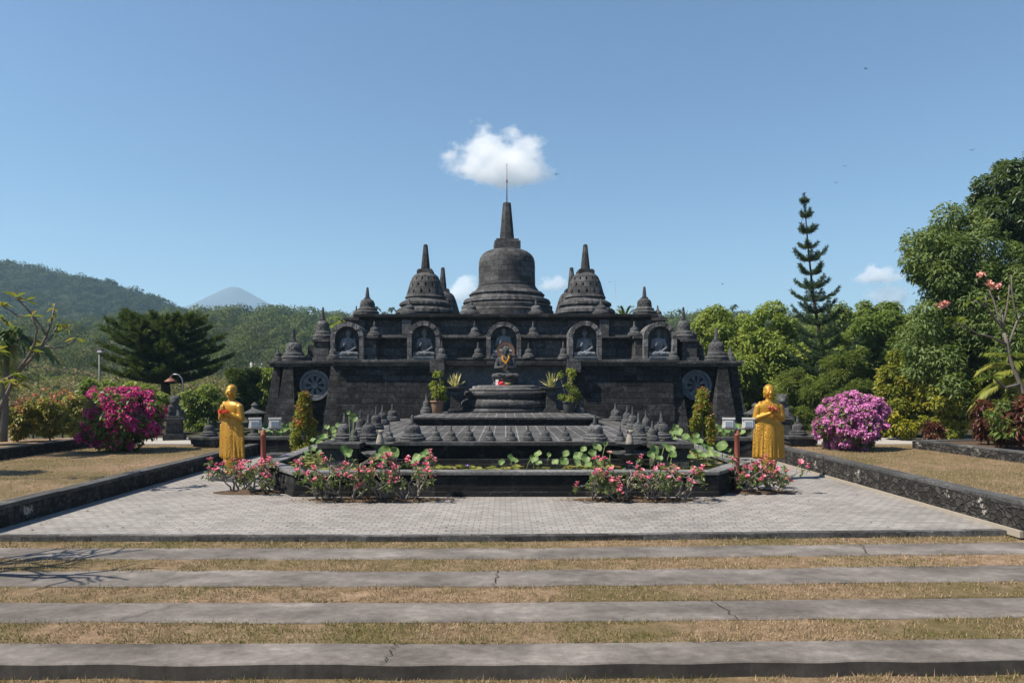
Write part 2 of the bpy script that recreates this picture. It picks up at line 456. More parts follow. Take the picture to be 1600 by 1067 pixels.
def bend(x, y): return max(0, x)*max(.015, .024+.0065*(y-6))
def strip(yf, yb, z0, z1, x0=-16, x1=16, n=420, rag=.018, seed=0):
    m = MB(); vs = []; rd = random.Random(seed)
    for i in range(n+1):
        x = x0+(x1-x0)*i/n
        a = yf+bend(x, yf)+rag*noise.noise(Vector((x*1.7, yf*3, seed)))*2; b = yb+bend(x, yb)+rag*noise.noise(Vector((x*1.7, yb*3, seed+9)))*2
        dz = .006*noise.noise(Vector((x*.8, yf, 3))); a += rag*.5*max(0, noise.noise(Vector((x*9, yf*5, seed+4)))); b -= rag*.5*max(0, noise.noise(Vector((x*8, yb*5, seed+6))))
        vs += [(x, a, z0), (x, a+.002, z1-.012+dz), (x, a+.012, z1+dz), (x, b, z1+dz), (x, b, z0)]
    fs = []
    for i in range(n):
        for k in range(4):
            a = i*5+k; fs.append((a, a+5, a+6, a+1))
    return m.add(vs, fs)
STRIPS = [(9.147, 9.754, -.07), (7.96, 8.62, -.08), (6.85, 7.497, -.11), (5.865, 6.36, -.13)]
for i, (a, b, z) in enumerate(STRIPS):
    o = structure("concrete_path", strip(a, b, z-.16, z, seed=i), M_CONC)
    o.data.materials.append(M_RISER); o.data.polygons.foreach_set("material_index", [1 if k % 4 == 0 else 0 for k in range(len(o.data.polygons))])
TURFS = [(9.70, 10.19, -.080), (8.57, 9.20, -.082), (7.44, 8.00, -.096), (6.32, 6.90, -.126), (3.2, 5.90, -.262)]
for i, (a, b, z) in enumerate(TURFS):
    structure("grass_strip", strip(a, b, z-.1, z, rag=.0, seed=20+i), M_TURF)
# cracks in the concrete
mk = MB()
def crack(px, i, skew, seed):
    a, b, z = STRIPS[i]; rd = random.Random(seed); k = 14; pts = []
    x0 = XP(px, a)
    for j in range(k+1):
        t = j/k; y = a+(b-a)*t; x = x0+skew*t+rd.uniform(-.03, .03)
        pts.append((x, y+bend(x, a), .5*(rd.random()*.6+.9)*.008))
    vs = []
    for x, y, h in pts: vs += [(x-h, y, z+.012), (x+h, y, z+.012)]
    mk.add(vs, [(2*j, 2*j+1, 2*j+3, 2*j+2) for j in range(k)])
for c in ((598, 3, .05, 1), (770, 1, .06, 2), (1158, 2, -.12, 3), (180, 2, .45, 4), (120, 1, .35, 5), (1370, 0, .2, 6)): crack(*c)
structure("crack", mk, plain("crack_shadow", (.02, .018, .016), .95, .1))

# paved court (with its dark edging kerb)
def plaza():
    m = MB(); vs = []; n = 60
    for i in range(n+1):
        x = -16+32*i/n; y = 10.30+bend(x, 10.2); vs += [(x, y, 0), (x, 26, 0)]
    return m.add(vs, [(2*i, 2*i+2, 2*i+3, 2*i+1) for i in range(n)])
structure("paved_court", plaza(), M_PAVE)
structure("kerb", strip(10.18, 10.31, -.25, .004, rag=.004, seed=40), stone("kerb_stone", (.085, .08, .074), (1.0, .5), .01, .7, .3, .01, mort=.4))

def slab(name, x0, x1, y0, y1, z0, z1, mat): return structure(name, MB().box(x0, x1, y0, y1, z0, z1), mat)
def lawn_sheet(name, poly, z, mat, n=(24, 24)):
    m = MB(); vs = []
    (ax, ay), (bx, by), (cx, cy), (dx, dy) = poly
    for i in range(n[0]+1):
        for j in range(n[1]+1):
            s, t = i/n[0], j/n[1]
            x = (ax*(1-s)+bx*s)*(1-t)+(dx*(1-s)+cx*s)*t; y = (ay*(1-s)+by*s)*(1-t)+(dy*(1-s)+cy*s)*t
            vs.append((x, y, z+.03*noise.noise(Vector((x*.5, y*.5, 0)))))
    fs = [(i*(n[1]+1)+j, (i+1)*(n[1]+1)+j, (i+1)*(n[1]+1)+j+1, i*(n[1]+1)+j+1) for i in range(n[0]) for j in range(n[1])]
    return structure(name, m.add(vs, fs, True), mat)
ZL, ZR = .335, .44
XL, XR = -7.92, 7.62
lawn_sheet("lawn", [(-40, 10.45), (XL-.1, 10.45), (XL-.1, 22.0), (-40, 22.0)], ZL-.04, M_LAWN)
lawn_sheet("lawn", [(XR+.1, 10.32), (40, 10.32), (40, 21.2), (XR+.1, 21.2)], ZR-.05, M_LAWN)
slab("path", -18, -5.2, 21.98, 24.4, .05, .335, M_PATH)
slab("path", 5.2, 18, 21.18, 23.6, .05, .40, M_PATH)
slab("garden_bed", -90, -8.0, 24.38, 110, -.2, .33, M_GARDEN)
slab("garden_bed", -8.0, 8.0, 24.38, 110, -.2, .30, M_GARDEN)
slab("garden_bed", 8.0, 90, 23.58, 110, -.2, .38, M_GARDEN)

# retaining walls beside the lawns
def low_wall(name, label, p0, p1, z0, z1, th, mat, cope=None, co=.05, ch=.07, cat="wall"):
    """p0->p1 is the face looking at the court; th goes to the left of that direction"""
    t = thing(name, label, cat, (p0[0], p0[1], z0))
    d = Vector((p1[0]-p0[0], p1[1]-p0[1])); L = d.length; a = math.atan2(d.y, d.x); t.rotation_euler.z = a
    n = max(4, int(L/.25)); m = MB(); vs = []; hh = z1-z0-(ch if cope else 0); rows = 5
    for i in range(n+1):
        for j in range(rows+1):
            x = L*i/n; z = hh*j/rows
            vs.append((x, .035*noise.noise(Vector((x*4.3, z*5, p0[0]))), z))
    fs = [(i*(rows+1)+j, (i+1)*(rows+1)+j, (i+1)*(rows+1)+j+1, i*(rows+1)+j+1) for i in range(n) for j in range(rows)]
    m.add(vs, fs, False); m.box(0, L, .05, th, 0, hh-.002)
    m.build("masonry", mat, t)
    if cope:
        k = MB(); q = max(2, int(L/.9))
        for i in range(q):
            g = .004; rd = random.Random(i+int(p0[0]*10)); dy = rd.uniform(-.012, .012); dz = rd.uniform(-.006, .006)
            k.box(L*i/q+g, L*(i+1)/q-g, -co+dy, th+.01, hh, hh+ch+dz)
        k.build("coping", cope, t, .008)
    return t
M_COPED = stone("dark_coping", (.075, .072, .068), None, 0, .8, .4, .012, grain=40)
low_wall("lawn_wall", "long dark lava stone retaining wall along the left lawn, shaded side to the court", (XL, 22.2), (XL-.02, 10.3), 0, ZL+.02, .24, M_RUBBLE, M_COPED, .03)
low_wall("lawn_wall", "long sunlit rubble retaining wall with pale patches along the right lawn", (XR+.02, 10.2), (XR, 21.6), 0, ZR+.03, -.24, M_RUBBLE, M_COPED, -.03)
low_wall("lawn_wall", "front end wall of the right lawn, facing the grass strips", (XR+.26, 10.22), (30, 10.22), -.3, ZR+.02, .22, M_RUBBLE, M_COPED, .03)
low_wall("lawn_wall", "front end wall of the left lawn, facing the grass strips", (-30, 10.32), (XL-.26, 10.32), -.3, ZL+.01, .22, M_RUBBLE, M_COPED, .03)
slab("kerb", XR-.095, XR-.04, 10.3, 21.4, -.05, .05, plain("cream_kerb", (.27, .24, .20), .9, .2, 0, .2, 5, .004))
low_wall("bed_wall", "low dark edging wall of the flower bed far left of the left lawn", (-12.75, 22), (-13.0, 10.6), ZL-.1, ZL+.26, .2, M_RUBBLE, M_COPED, .02, .05)
slab("garden_bed", -40, -13.0, 10.6, 22, .2, ZL+.18, turf("bed_turf", .6))
low_wall("bed_wall", "low dark rubble wall of the planted bed behind the right lawn", (12.3, 12.5), (11.45, 19.6), ZR-.1, ZR+.21, -.2, M_RUBBLE, M_COPED, -.02, .05)
low_wall("bed_wall", "short end of the rubble bed wall facing the right hand path", (11.46, 19.6), (18, 20.4), ZR-.1, ZR+.20, .2, M_RUBBLE, M_COPED, .02, .05)
structure("garden_bed", MB().add([(12.4, 12.5, ZR+.16), (40, 12.5, ZR+.16), (40, 21.3, ZR+.16), (11.6, 19.7, ZR+.16)], [(0, 1, 2, 3)]), M_SOIL)
# ------------------------------------------------------------------ lotus pond
WZ = .40
def loop_wall(outer, inner, z0, z1, m):
    n = len(outer); vs = []
    for (a, b) in zip(outer, inner):
        vs += [(a[0], a[1], z0), (a[0], a[1], z1), (b[0], b[1], z1), (b[0], b[1], z0)]
    fs = []
    for i in range(n-1):
        for k in range(3):
            p = i*4+k; fs.append((p, p+4, p+5, p+1))
    fs += [(0, 1, 2, 3), tuple((n-1)*4+k for k in (3, 2, 1, 0))]
    return m.add(vs, fs)
PO = [(-5.45, 23.5), (-5.30, 15.4), (-4.15, 13.78), (4.15, 13.78), (5.30, 15.4), (5.45, 23.5)]
def inset(P_, k):
    out = []
    c = [(-1, 0), (-.92, .3), (-.35, .92), (.35, .92), (.92, .3), (1, 0)]
    for (x, y), (ox, oy) in zip(P_, c): out.append((x-ox*k, y+oy*k))
    return out
pond = thing("lotus_pond", "dark stone lotus pond with chamfered corners in front of the temple", "pond", (0, 13.78, 0))
def wloc(root): return -Vector(root.location)
loop_wall(PO, inset(PO, .28), -.05, .43, MB()).build("pond_wall", M_POND, pond, .01, wloc(pond))
loop_wall(inset(PO, -.06), inset(PO, .32), .43, .495, MB()).build("coping", M_COPE, pond, .012, wloc(pond))
loop_wall(inset(PO, -.03), inset(PO, .1), -.04, .10, MB()).build("plinth", M_POND, pond, .01, wloc(pond))
wt = MB().add([(x, y, WZ) for x, y in inset(PO, .2)], [tuple(range(6))]).build("water", M_WATER, None); tag(wt, kind='structure')

# ------------------------------------------------------------------ tiled platform and dais
plat = thing("platform", "wide tiled black stone platform rising out of the lotus pond before the temple", "platform", (0, 15.4, 0))
PZ = .94
def prt(name, mb, mat, root, bevel=0): return mb.build(name, mat, root, bevel, wloc(root))
m = MB().box(-3.75, 3.75, 15.48, 25.82, .2, PZ-.09)
prt("platform_wall", m, M_POND, plat)
m = MB().box(-3.86, 3.86, 15.38, 25.8, PZ-.09, PZ-.004)
prt("rim", m, stone("rim_stone", (.055, .054, .054), (.7, .5), .008, .7, .2, .01), plat, .012)
prt("tiled_floor", MB().add([(-3.8, 15.46, PZ), (3.8, 15.46, PZ), (3.8, 25.8, PZ), (-3.8, 25.8, PZ)], [(0, 1, 2, 3)]), M_TILE, plat)
m = MB().box(-4.0, 4.0, 15.3, 15.47, .2, .47); m.box(-3.9, 3.9, 15.36, 15.47, .47, .56)
prt("plinth", m, M_POND, plat, .01)
for sx in (-1, 1):
    x = sx*3.55
    prt("corner_pier", MB().box(x-.38, x+.38, 15.05, 15.9, .25, PZ-.12).box(x-.46, x+.46, 14.97, 15.98, PZ-.12, PZ+.0), M_TRIM, plat, .012)
UZ = 1.19
up = thing("platform", "narrower raised tiled step carrying the round dais in front of the temple", "platform", (0, 21.3, PZ))
prt("step_wall", MB().box(-2.82, 2.82, 21.38, 26.95, PZ-.02, UZ-.07), M_POND, up)
prt("rim", MB().box(-2.9, 2.9, 21.3, 26.95, UZ-.07, UZ-.004), M_TRIM, up, .012)
prt("tiled_floor", MB().add([(-2.86, 21.36, UZ), (2.86, 21.36, UZ), (2.86, 26.94, UZ), (-2.86, 26.94, UZ)], [(0, 1, 2, 3)]), M_TILE, up)

DC = (0.02, 26.0)
dais = thing("dais", "round tiered lotus carved stone dais under the dark seated Buddha", "dais", (DC[0], DC[1], UZ))
def petal(n, a, rings):
    def f(i, ang): return 1+(a*abs(math.sin(n*ang/2)) if i in rings else 0)
    return f
SY = .72
base = [(1.72, 0), (1.74, .05), (1.70, .12), (1.62, .14), (1.62, .18), (1.68, .24), (1.62, .36), (1.55, .42), (1.46, .47)]
MB().lathe(base, 96, mod=petal(44, .035, (5, 6, 7)), sy=SY).build("lotus_base", M_DOME, dais)
mid = [(1.40, .47), (1.42, .50), (1.50, .60), (1.52, .70), (1.54, .71), (1.54, .755), (1.46, .757)]
MB().lathe(mid, 96, mod=petal(40, .06, (2, 3)), sy=SY).build("lotus_band", M_DOME, dais)
top = [(1.34, .757), (1.36, .80), (1.36, .84), (1.26, .845), (1.24, .90), (1.24, .935), (1.06, .94), (1.04, .965), (.3, .97)]
MB().lathe(top, 96, sy=SY).build("dais_top", M_COPE, dais)

# ------------------------------------------------------------------ temple
T0 = thing("temple", "large tiered black lava stone Buddhist temple with arched niches", "temple", (0, 25.8, .3))
TZ = 3.09
def sym(f):
    for s in (-1, 1): f(s)
def bx(m, s, x0, x1, *a, **k):
    """box mirrored to side s; x0<x1 are distances from the middle"""
    t = k.pop('t', (0, 0))
    return m.box(x0, x1, *a, tx=t, **k) if s > 0 else m.box(-x1, -x0, *a, tx=(t[1], t[0]), **k)
m = MB(); m.box(-2.5, 2.5, 27.0, 28.0, .3, 2.98)
prt("centre_wall", m, M_NICHE, T0)
def f(s):
    m = MB(); bx(m, s, 2.42, 6.15, 25.80, 40, .3, 2.86); prt("front_wall", m, M_WALL, T0)
    m = MB(); bx(m, s, 2.40, 6.2, 25.72, 25.82, .3, 1.36, ty=(.04, 0)); bx(m, s, 2.42, 6.18, 25.76, 25.81, 1.36, 1.43)
    prt("plinth", m, M_WALL, T0, .01)
    m = MB(); bx(m, s, 2.34, 6.28, 25.68, 26.5, 2.86, 2.97); bx(m, s, 2.30, 6.32, 25.60, 26.5, 2.97, TZ)
    bx(m, s, 2.22, 2.74, 25.50, 26.0, 2.62, TZ+.012); prt("cornice", m, M_TRIM, T0, .012)
    m = MB(); bx(m, s, 6.1, 8.72, 26.75, 40, .3, 2.9); prt("wing_wall", m, M_WALL, T0)
    m = MB(); bx(m, s, 6.1, 8.86, 26.42, 27.4, 2.86, 2.96); bx(m, s, 6.08, 8.92, 26.34, 27.4, 2.96, TZ-.015); prt("wing_cornice", m, M_TRIM, T0, .012)
    for (a, b, c, d) in ((5.62, 6.72, 5.98, 6.5), (7.72, 8.62, 7.98, 8.32), (8.62, 9.15, 8.52, 8.80)):
        m = MB(); y0, y1 = (25.72, 26.2) if a < 6 else ((26.0, 26.42) if a < 8 else (26.35, 26.7))
        bx(m, s, a, b, y0, 27.0, .3, 1.38, t=((c-a)*.42, (b-d)*.42), ty=((y1-y0)*.35, 0))
        bx(m, s, a+(c-a)*.45, b-(b-d)*.45, y0+(y1-y0)*.4, 27.0, 1.38, 2.86, t=((c-a)*.55, (b-d)*.55), ty=((y1-y0)*.6, 0))
        prt("pilaster", m, M_WALL, T0, .012)
    # wheel of law in the wing
    wh = MB(); cx, cy, cz = s*7.22, 26.74, 2.16
    def ring(r0, r1, y, th, n=40, m=None):
        vs = []; fs = []
        for k in range(n):
            a = 2*math.pi*k/n; c, q = math.cos(a), math.sin(a)
            vs += [(cx+r0*c, y+th, cz+r0*q), (cx+r0*c, y, cz+r0*q), (cx+r1*c, y, cz+r1*q), (cx+r1*c, y+th, cz+r1*q)]
        for k in range(n):
            for j in range(3):
                p, q = k*4+j, ((k+1) % n)*4+j; fs.append((p, p+1, q+1, q))
        m.add(vs, fs)
    ring(.48, .58, 26.62, .13, m=wh); ring(.34, .45, 26.66, .1, m=wh); ring(.01, .13, 26.62, .13, 24, m=wh); ring(.44, .49, 26.69, .06, m=wh)
    for k in range(8):
        a = 2*math.pi*(k+.5)/8; d = Vector((math.cos(a), 0, math.sin(a))); e = Vector((-d.z, 0, d.x)); c = Vector((cx, 26.67, cz))
        pts = [c+d*.11-e*.03, c+d*.11+e*.03, c+d*.36+e*.085, c+d*.36-e*.085]
        wh.add([p for p in pts]+[p+Vector((0, .09, 0)) for p in pts], [(0, 3, 2, 1), (0, 1, 5, 4), (1, 2, 6, 5), (2, 3, 7, 6), (3, 0, 4, 7)])
    prt("wheel_relief", wh, M_BUDDHA if s < 0 else M_NICHE, T0)
    # second tier end pier with its stepped block
    m = MB(); bx(m, s, 6.72, 7.28, 26.75, 27.8, TZ-.02, 3.80); bx(m, s, 6.66, 7.36, 26.68, 27.8, 3.80, 3.90); bx(m, s, 6.68, 7.34, 26.7, 27.8, TZ-.02, 3.2)
    bx(m, s, 7.28, 7.62, 27.1, 27.8, TZ-.02, 3.72)
    prt("end_pier", m, M_TRIM, T0, .012)
    m = MB(); bx(m, s, 4.92, 5.36, 26.75, 27.5, TZ-.02, 3.92); bx(m, s, 4.84, 5.42, 26.68, 27.6, 3.92, 4.035); bx(m, s, 4.88, 5.40, 26.7, 27.5, TZ-.02, 3.2)
    prt("pedestal", m, M_TRIM, T0, .012)
    m = MB(); bx(m, s, 3.75, 4.12, 28.0, 28.3, 4.0, 4.76); prt("upper_pilaster", m, M_TRIM, T0, .012)
    m = MB(); bx(m, s, 5.62, 5.88, 28.02, 28.3, 4.0, 4.76); prt("upper_pilaster", m, M_TRIM, T0, .012)
    m = MB(); bx(m, s, 5.8, 6.35, 28.0, 29.5, 4.0, 4.72); bx(m, s, 5.8, 6.42, 27.9, 29.5, 4.72, 4.84); prt("upper_step", m, M_TRIM, T0, .012)
sym(f)
prt("centre_cornice", MB().box(-2.32, 2.32, 26.86, 28, 2.96, TZ+.03).box(-2.32, 2.32, 26.8, 28, TZ+.03, TZ+.10), M_TRIM, T0, .012)
prt("terrace", MB().box(-6.1, 6.1, 26.4, 40, 2.9, TZ-.02).box(-8.75, 8.75, 27.3, 40, 2.92, TZ-.03), M_WALL, T0)
prt("second_tier_wall", MB().box(-6.75, 6.75, 27.5, 40, TZ-.03, 3.95), M_TRIM, T0)
prt("second_tier_ledge", MB().box(-6.7, 6.7, 27.36, 28.4, 3.94, 3.985).box(-6.75, 6.75, 27.28, 28.4, 3.985, 4.03), M_TRIM, T0, .01)
prt("upper_wall", MB().box(-5.85, 5.85, 28.2, 40, 4.0, 4.78), M_TRIM, T0)
prt("upper_base_course", MB().box(-5.8, 5.8, 28.08, 28.3, 4.03, 4.28, ty=(.05, 0)), M_TRIM, T0, .02)
prt("top_slab", MB().box(-5.98, 5.98, 28.02, 40, 4.76, 4.85).box(-6.05, 6.05, 27.92, 40, 4.85, 4.98), M_POND, T0, .015)

def niche(cx, Y, z0, wid, hgt, depth):
    """arched surround with a recess: a real ring of stones, jambs, sill and back"""
    r1 = wid/2; r0 = r1-.17; sp = z0+hgt-r1; n = 18
    out, inn = [], []
    for x, z in ((-1, z0), (-1, z0+.35), (-1, z0+.7)):
        if z < sp-.05: out.append((cx-r1, z)); inn.append((cx-r0, z))
    for k in range(n+1):
        a = math.pi-math.pi*k/n; out.append((cx+r1*math.cos(a), sp+r1*math.sin(a))); inn.append((cx+r0*math.cos(a), sp+r0*math.sin(a)))
    for x, z in ((1, z0+.7), (1, z0+.35), (1, z0)):
        if z < sp-.05: out.append((cx+r1, z)); inn.append((cx+r0, z))
    m = MB(); vs = []; N_ = len(out)
    for i, (a, b) in enumerate(zip(out, inn)):
        j = .010*((i*7) % 3)
        vs += [(a[0], Y+depth+.6, a[1]), (a[0], Y-j, a[1]), (b[0], Y-j, b[1]), (b[0], Y+depth, b[1])]
    fs = []
    for i in range(N_-1):
        for k in range(3):
            p = i*4+k; fs.append((p, p+4, p+5, p+1))
    fs += [(0, 1, 2, 3), tuple((N_-1)*4+k for k in (3, 2, 1, 0))]
    m.add(vs, fs); fr = prt("niche", m, M_ARCH, T0)
    mb = MB()
    vs = [(b[0], Y+depth, b[1]) for b in inn]; mb.add(vs, [tuple(range(len(vs)))])
    mb.box(cx-r0+.005, cx+r0-.005, Y-.02, Y+depth-.01, z0, z0+.10); mb.box(cx-r0+.05, cx+r0-.05, Y-.06, Y+depth-.02, z0+.10, z0+.17)
    mb.build("niche_back", M_NICHE, fr)
    return cx
NICHES = [(XP(542.5, 26.6), 26.55, TZ-.01, 1.26, 1.47, .5), (XP(662, 26.6), 26.55, TZ-.01, 1.24, 1.50, .5), (XP(787, 27.1), 27.0, TZ+.10, 1.34, 1.40, .42),
          (XP(914, 26.6), 26.55, TZ-.01, 1.26, 1.50, .5), (XP(1031, 26.6), 26.55, TZ-.01, 1.26, 1.47, .5)]
for a in NICHES: niche(*a)

# ------------------------------------------------------------------ Buddha figures
def seated(raised, wide=1.0, k=1.0):
    """seated figure, 1 m from seat to crown, facing -Y"""
    m = MB()
    for s in (-1, 1):
        m.capsule((s*.11, .02, .09), .10, (s*.31*wide, -.16, .075), .075)
        m.capsule((s*.31*wide, -.16, .075), .075, (-s*.06, -.27, .075+.03*(s > 0)), .05)
        m.capsule((-s*.06, -.27, .08+.03*(s > 0)), .045, (-s*.17, -.25, .10+.03*(s > 0)), .035)
        m.ell((s*.085, .0, .775), (.016, .03, .055))
    m.loft([(.02, 0, .02, .19, .14), (.12, 0, .02, .165, .125), (.24, 0, .02, .135, .10), (.36, 0, .015, .155, .11), (.48, 0, .01, .19, .12), (.56, 0, .01, .195, .11), (.615, 0, .015, .14, .085), (.645, 0, .015, .065, .06)])
    m.capsule((0, .01, .62), .056, (0, .0, .72), .05)
    m.ell((0, -.01, .79), (.085, .097, .118)); m.ell((0, .005, .835), (.092, .1, .085)); m.ell((0, .01, .915), (.042, .042, .045))
    m.capsule((0, -.105, .81), .012, (0, -.116, .775), .018); m.ell((0, -.10, .735), (.03, .016, .009)); m.ell((0, -.085, .705), (.035, .03, .025))
    for s in (-1, 1): m.ell((s*.036, -.098, .805), (.022, .012, .008)); m.capsule((s*.012, -.104, .825), .007, (s*.06, -.092, .83), .006)
    def hand(w, tip, side):
        w, tip = Vector(w), Vector(tip); d = (tip-w).normalized(); a = d.cross(Vector((0, 1, .01))).normalized()
        m.ell(w.lerp(tip, .35), (.034, .022, .036))
        for q, (o, l) in enumerate(((-.03, .9), (-.01, 1.0), (.01, .95), (.03, .78))):
            p = w.lerp(tip, .45)+a*o; m.capsule(p, .011, p+(tip-w)*.5*l+Vector((0, -.012, 0)), .008, 6)
        m.capsule(w.lerp(tip, .2)+a*.03*side, .011, w.lerp(tip, .6)+a*.055*side+Vector((0, -.015, 0)), .009, 6)
    def arm(s, el, hd, tip):
        m.capsule((s*.185, .01, .555), .062, el, .05); m.capsule(el, .05, hd, .032); hand(hd, tip, s)
    if raised == 'both':
        for s in (-1, 1): arm(s, (s*.25, -.03, .31), (s*.05, -.19, .33), (s*.015, -.21, .43))
    else:
        arm(-1, (-.25, -.04, .31), (-.11, -.20, .37), (-.10, -.22, .48))
        arm(1, (.26, -.04, .30), (.08, -.22, .17), (-.05, -.25, .165))
    return m
me_relief = sculpt(seated('one'), "buddha_body", M_BUDDHA, .014, 3)
NL = ["stone Buddha with one raised hand seated in the arched niche at the far left end",
      "stone Buddha with one raised hand seated in the second arched niche from the left",
      "stone Buddha in the middle niche, partly hidden behind the dark Buddha's wheel halo",
      "stone Buddha with one raised hand seated in the fourth arched niche from the left",
      "stone Buddha with one raised hand seated in the arched niche at the far right end"]
M_SEATDARK = M_BUDDHA
for (cx, Y, z0, wd, h, dp), lb in zip(NICHES, NL):
    t = thing("buddha_statue", lb, "statue", (cx, Y+.26, z0+.17), 0, "stone Buddhas in the temple niches", 1.0)
    o = put("body", me_relief, t); o.scale = (1.12, .85, 1.12)
me_main = sculpt(seated('both', .92), "buddha_body", M_DARKFIG, .012, 2)
SB = (0.0, DC[1]-.15, UZ+.97)
mb_ = thing("buddha_statue", "dark seated Buddha with wheel halo and yellow garland on the round dais", "statue", SB)
o = MB().lathe([(.50, 0), (.50, .05), (.46, .06), (.46, .19), (.49, .2), (.49, .24)], 40, sy=.72).build("seat", M_DARKFIG, mb_)
o = put("body", me_main, mb_, (0, -.02, .235)); o.scale = (1.42, 1.25, 1.28)
hl = MB(); HZ = 1.25
def vring(m, cx, y, cz, r0, r1, th, n=40):
    vs = []; fs = []
    for k in range(n):
        a = 2*math.pi*k/n; c, q = math.cos(a), math.sin(a)
        vs += [(cx+r0*c, y+th, cz+r0*q), (cx+r0*c, y, cz+r0*q), (cx+r1*c, y-.01, cz+r1*q), (cx+r1*c, y+th, cz+r1*q)]
    for k in range(n):
        for j in range(4):
            p, q = k*4, ((k+1) % n)*4; a, b = j, (j+1) % 4; fs.append((p+a, p+b, q+b, q+a))
    m.add(vs, fs)
vring(hl, 0, .14, HZ, .235, .335, .05)
hl.build("halo_rim", plain("rust_brown_stone", (.155, .088, .058), .85, .2, 0, .3, 25, .004), mb_)
hl = MB(); vring(hl, 0, .15, HZ, .01, .06, .04, 16)
for k in range(12):
    a = 2*math.pi*k/12; d = Vector((math.cos(a), 0, math.sin(a)))
    hl.capsule(Vector((0, .165, HZ))+d*.05, .012, Vector((0, .165, HZ))+d*.245, .017, 6)
hl.build("halo_spokes", plain("pale_spoke_stone", (.26, .20, .15), .85, .2, 0, .3, 25), mb_)
# garland of flowers hung on the Buddha
gp = [(-.105, -.12, 1.06), (-.12, -.16, .98), (-.09, -.215, .90), (-.04, -.24, .85), (0, -.25, .80), (.04, -.24, .86), (.085, -.215, .93), (.125, -.16, 1.0), (.11, -.12, 1.08)]
g = MB(); rd = random.Random(4)
for i in range(len(gp)-1):
    for k in range(7):
        p = Vector(gp[i]).lerp(Vector(gp[i+1]), k/7)+Vector((rd.uniform(-.02, .02), rd.uniform(-.02, .01), rd.uniform(-.02, .02)))
        r = rd.uniform(.018, .03); g.ell(p, (r, r*.8, r), seg=6, rings=4)
for k in range(14):
    p = Vector((rd.uniform(-.03, .03), -.25+rd.uniform(-.02, .02), .80-k*.016)); r = rd.uniform(.016, .026); g.ell(p, (r, r, r), seg=6, rings=4)
go = g.build("flower_garland", leafmat("marigold_petals", [(.55, .25, .01), (.75, .42, .02), (.6, .33, .03)], .15)); go.location = SB
tag(go, "yellow marigold garland round the neck of the dark Buddha", "garland")
g = MB()
rd = random.Random(5)
g.box(-.30, .05, -.42, -.24, 0, .02, tx=(.01, .01))
for k in range(16): g.ell((-.2+rd.uniform(-.07, .09), -.34+rd.uniform(-.05, .05), .05+rd.uniform(0, .07)), (.035, .03, .03), seg=6, rings=4)
of = g.build("offering", plain("red_petals", (.62, .03, .05), .6, .3, 0, .3, 20)); of.location = SB
tag(of, "small heap of red flower petals offered at the dark Buddha's feet", "offering")
ob2 = MB().box(-.36, -.25, -.36, -.30, 0, .20).build("offering_card", plain("white_card", (.75, .73, .70), .7), None, .005); ob2.location = SB
tag(ob2, "small upright white block beside the red petals on the dais", "block")
bw = MB().lathe([(.03, 0), (.09, .04), (.11, .08), (.10, .08), (.07, .045), (.02, .03)], 16, (.10, -.40, 0)).build("offering_bowl", plain("straw_bowl", (.42, .33, .12), .8, .2)); bw.location = SB
tag(bw, "little straw coloured offering bowl beside the red petals on the dais", "bowl")
# ------------------------------------------------------------------ stupas
def bell(m, prof, ncol, rows, depth=.82, dk=.72):
    """bell of revolution with real lozenge openings in the given rows"""
    def P_(i, k): r, z = prof[i]; a = 2*math.pi*k/ncol; return Vector((r*math.cos(a), r*math.sin(a), z))
    vs, fs, uv = [], [], []
    rm = max(p[0] for p in prof); cw = 2*math.pi*rm/ncol
    def face(pts, u):
        b = len(vs); vs.extend(pts); fs.append(tuple(range(b, b+len(pts)))); uv.append(u)
    for i in range(len(prof)-1):
        for k in range(ncol):
            c = [P_(i, k), P_(i, k+1), P_(i+1, k+1), P_(i+1, k)]
            u = [(k*cw, prof[i][1]), ((k+1)*cw, prof[i][1]), ((k+1)*cw, prof[i+1][1]), (k*cw, prof[i+1][1])]
            if i in rows and (k+rows.index(i)) % 2 == 0:
                ce = (c[0]+c[1]+c[2]+c[3])/4; uc = (sum(q[0] for q in u)/4, sum(q[1] for q in u)/4)
                d = []; du = []
                for j in range(4):
                    mid = (c[j]+c[(j+1) % 4])/2; um = ((u[j][0]+u[(j+1) % 4][0])/2, (u[j][1]+u[(j+1) % 4][1])/2)
                    q = dk if j % 2 == 0 else dk*.85
                    d.append(ce.lerp(mid, q)); du.append((uc[0]+(um[0]-uc[0])*q, uc[1]+(um[1]-uc[1])*q))
                inn = [Vector((p.x*depth, p.y*depth, p.z)) for p in d]
                for j in range(4):
                    j2 = (j+1) % 4
                    face([c[j], c[j2], d[j]], [u[j], u[j2], du[j]]); face([c[j2], d[j2], d[j]], [u[j2], du[j2], du[j]])
                    face([d[j], d[j2], inn[j2], inn[j]], [du[j], du[j2], du[j2], du[j]])
                face(inn, du)
            else: face(c, u)
    return m.add(vs, fs, False, uv)

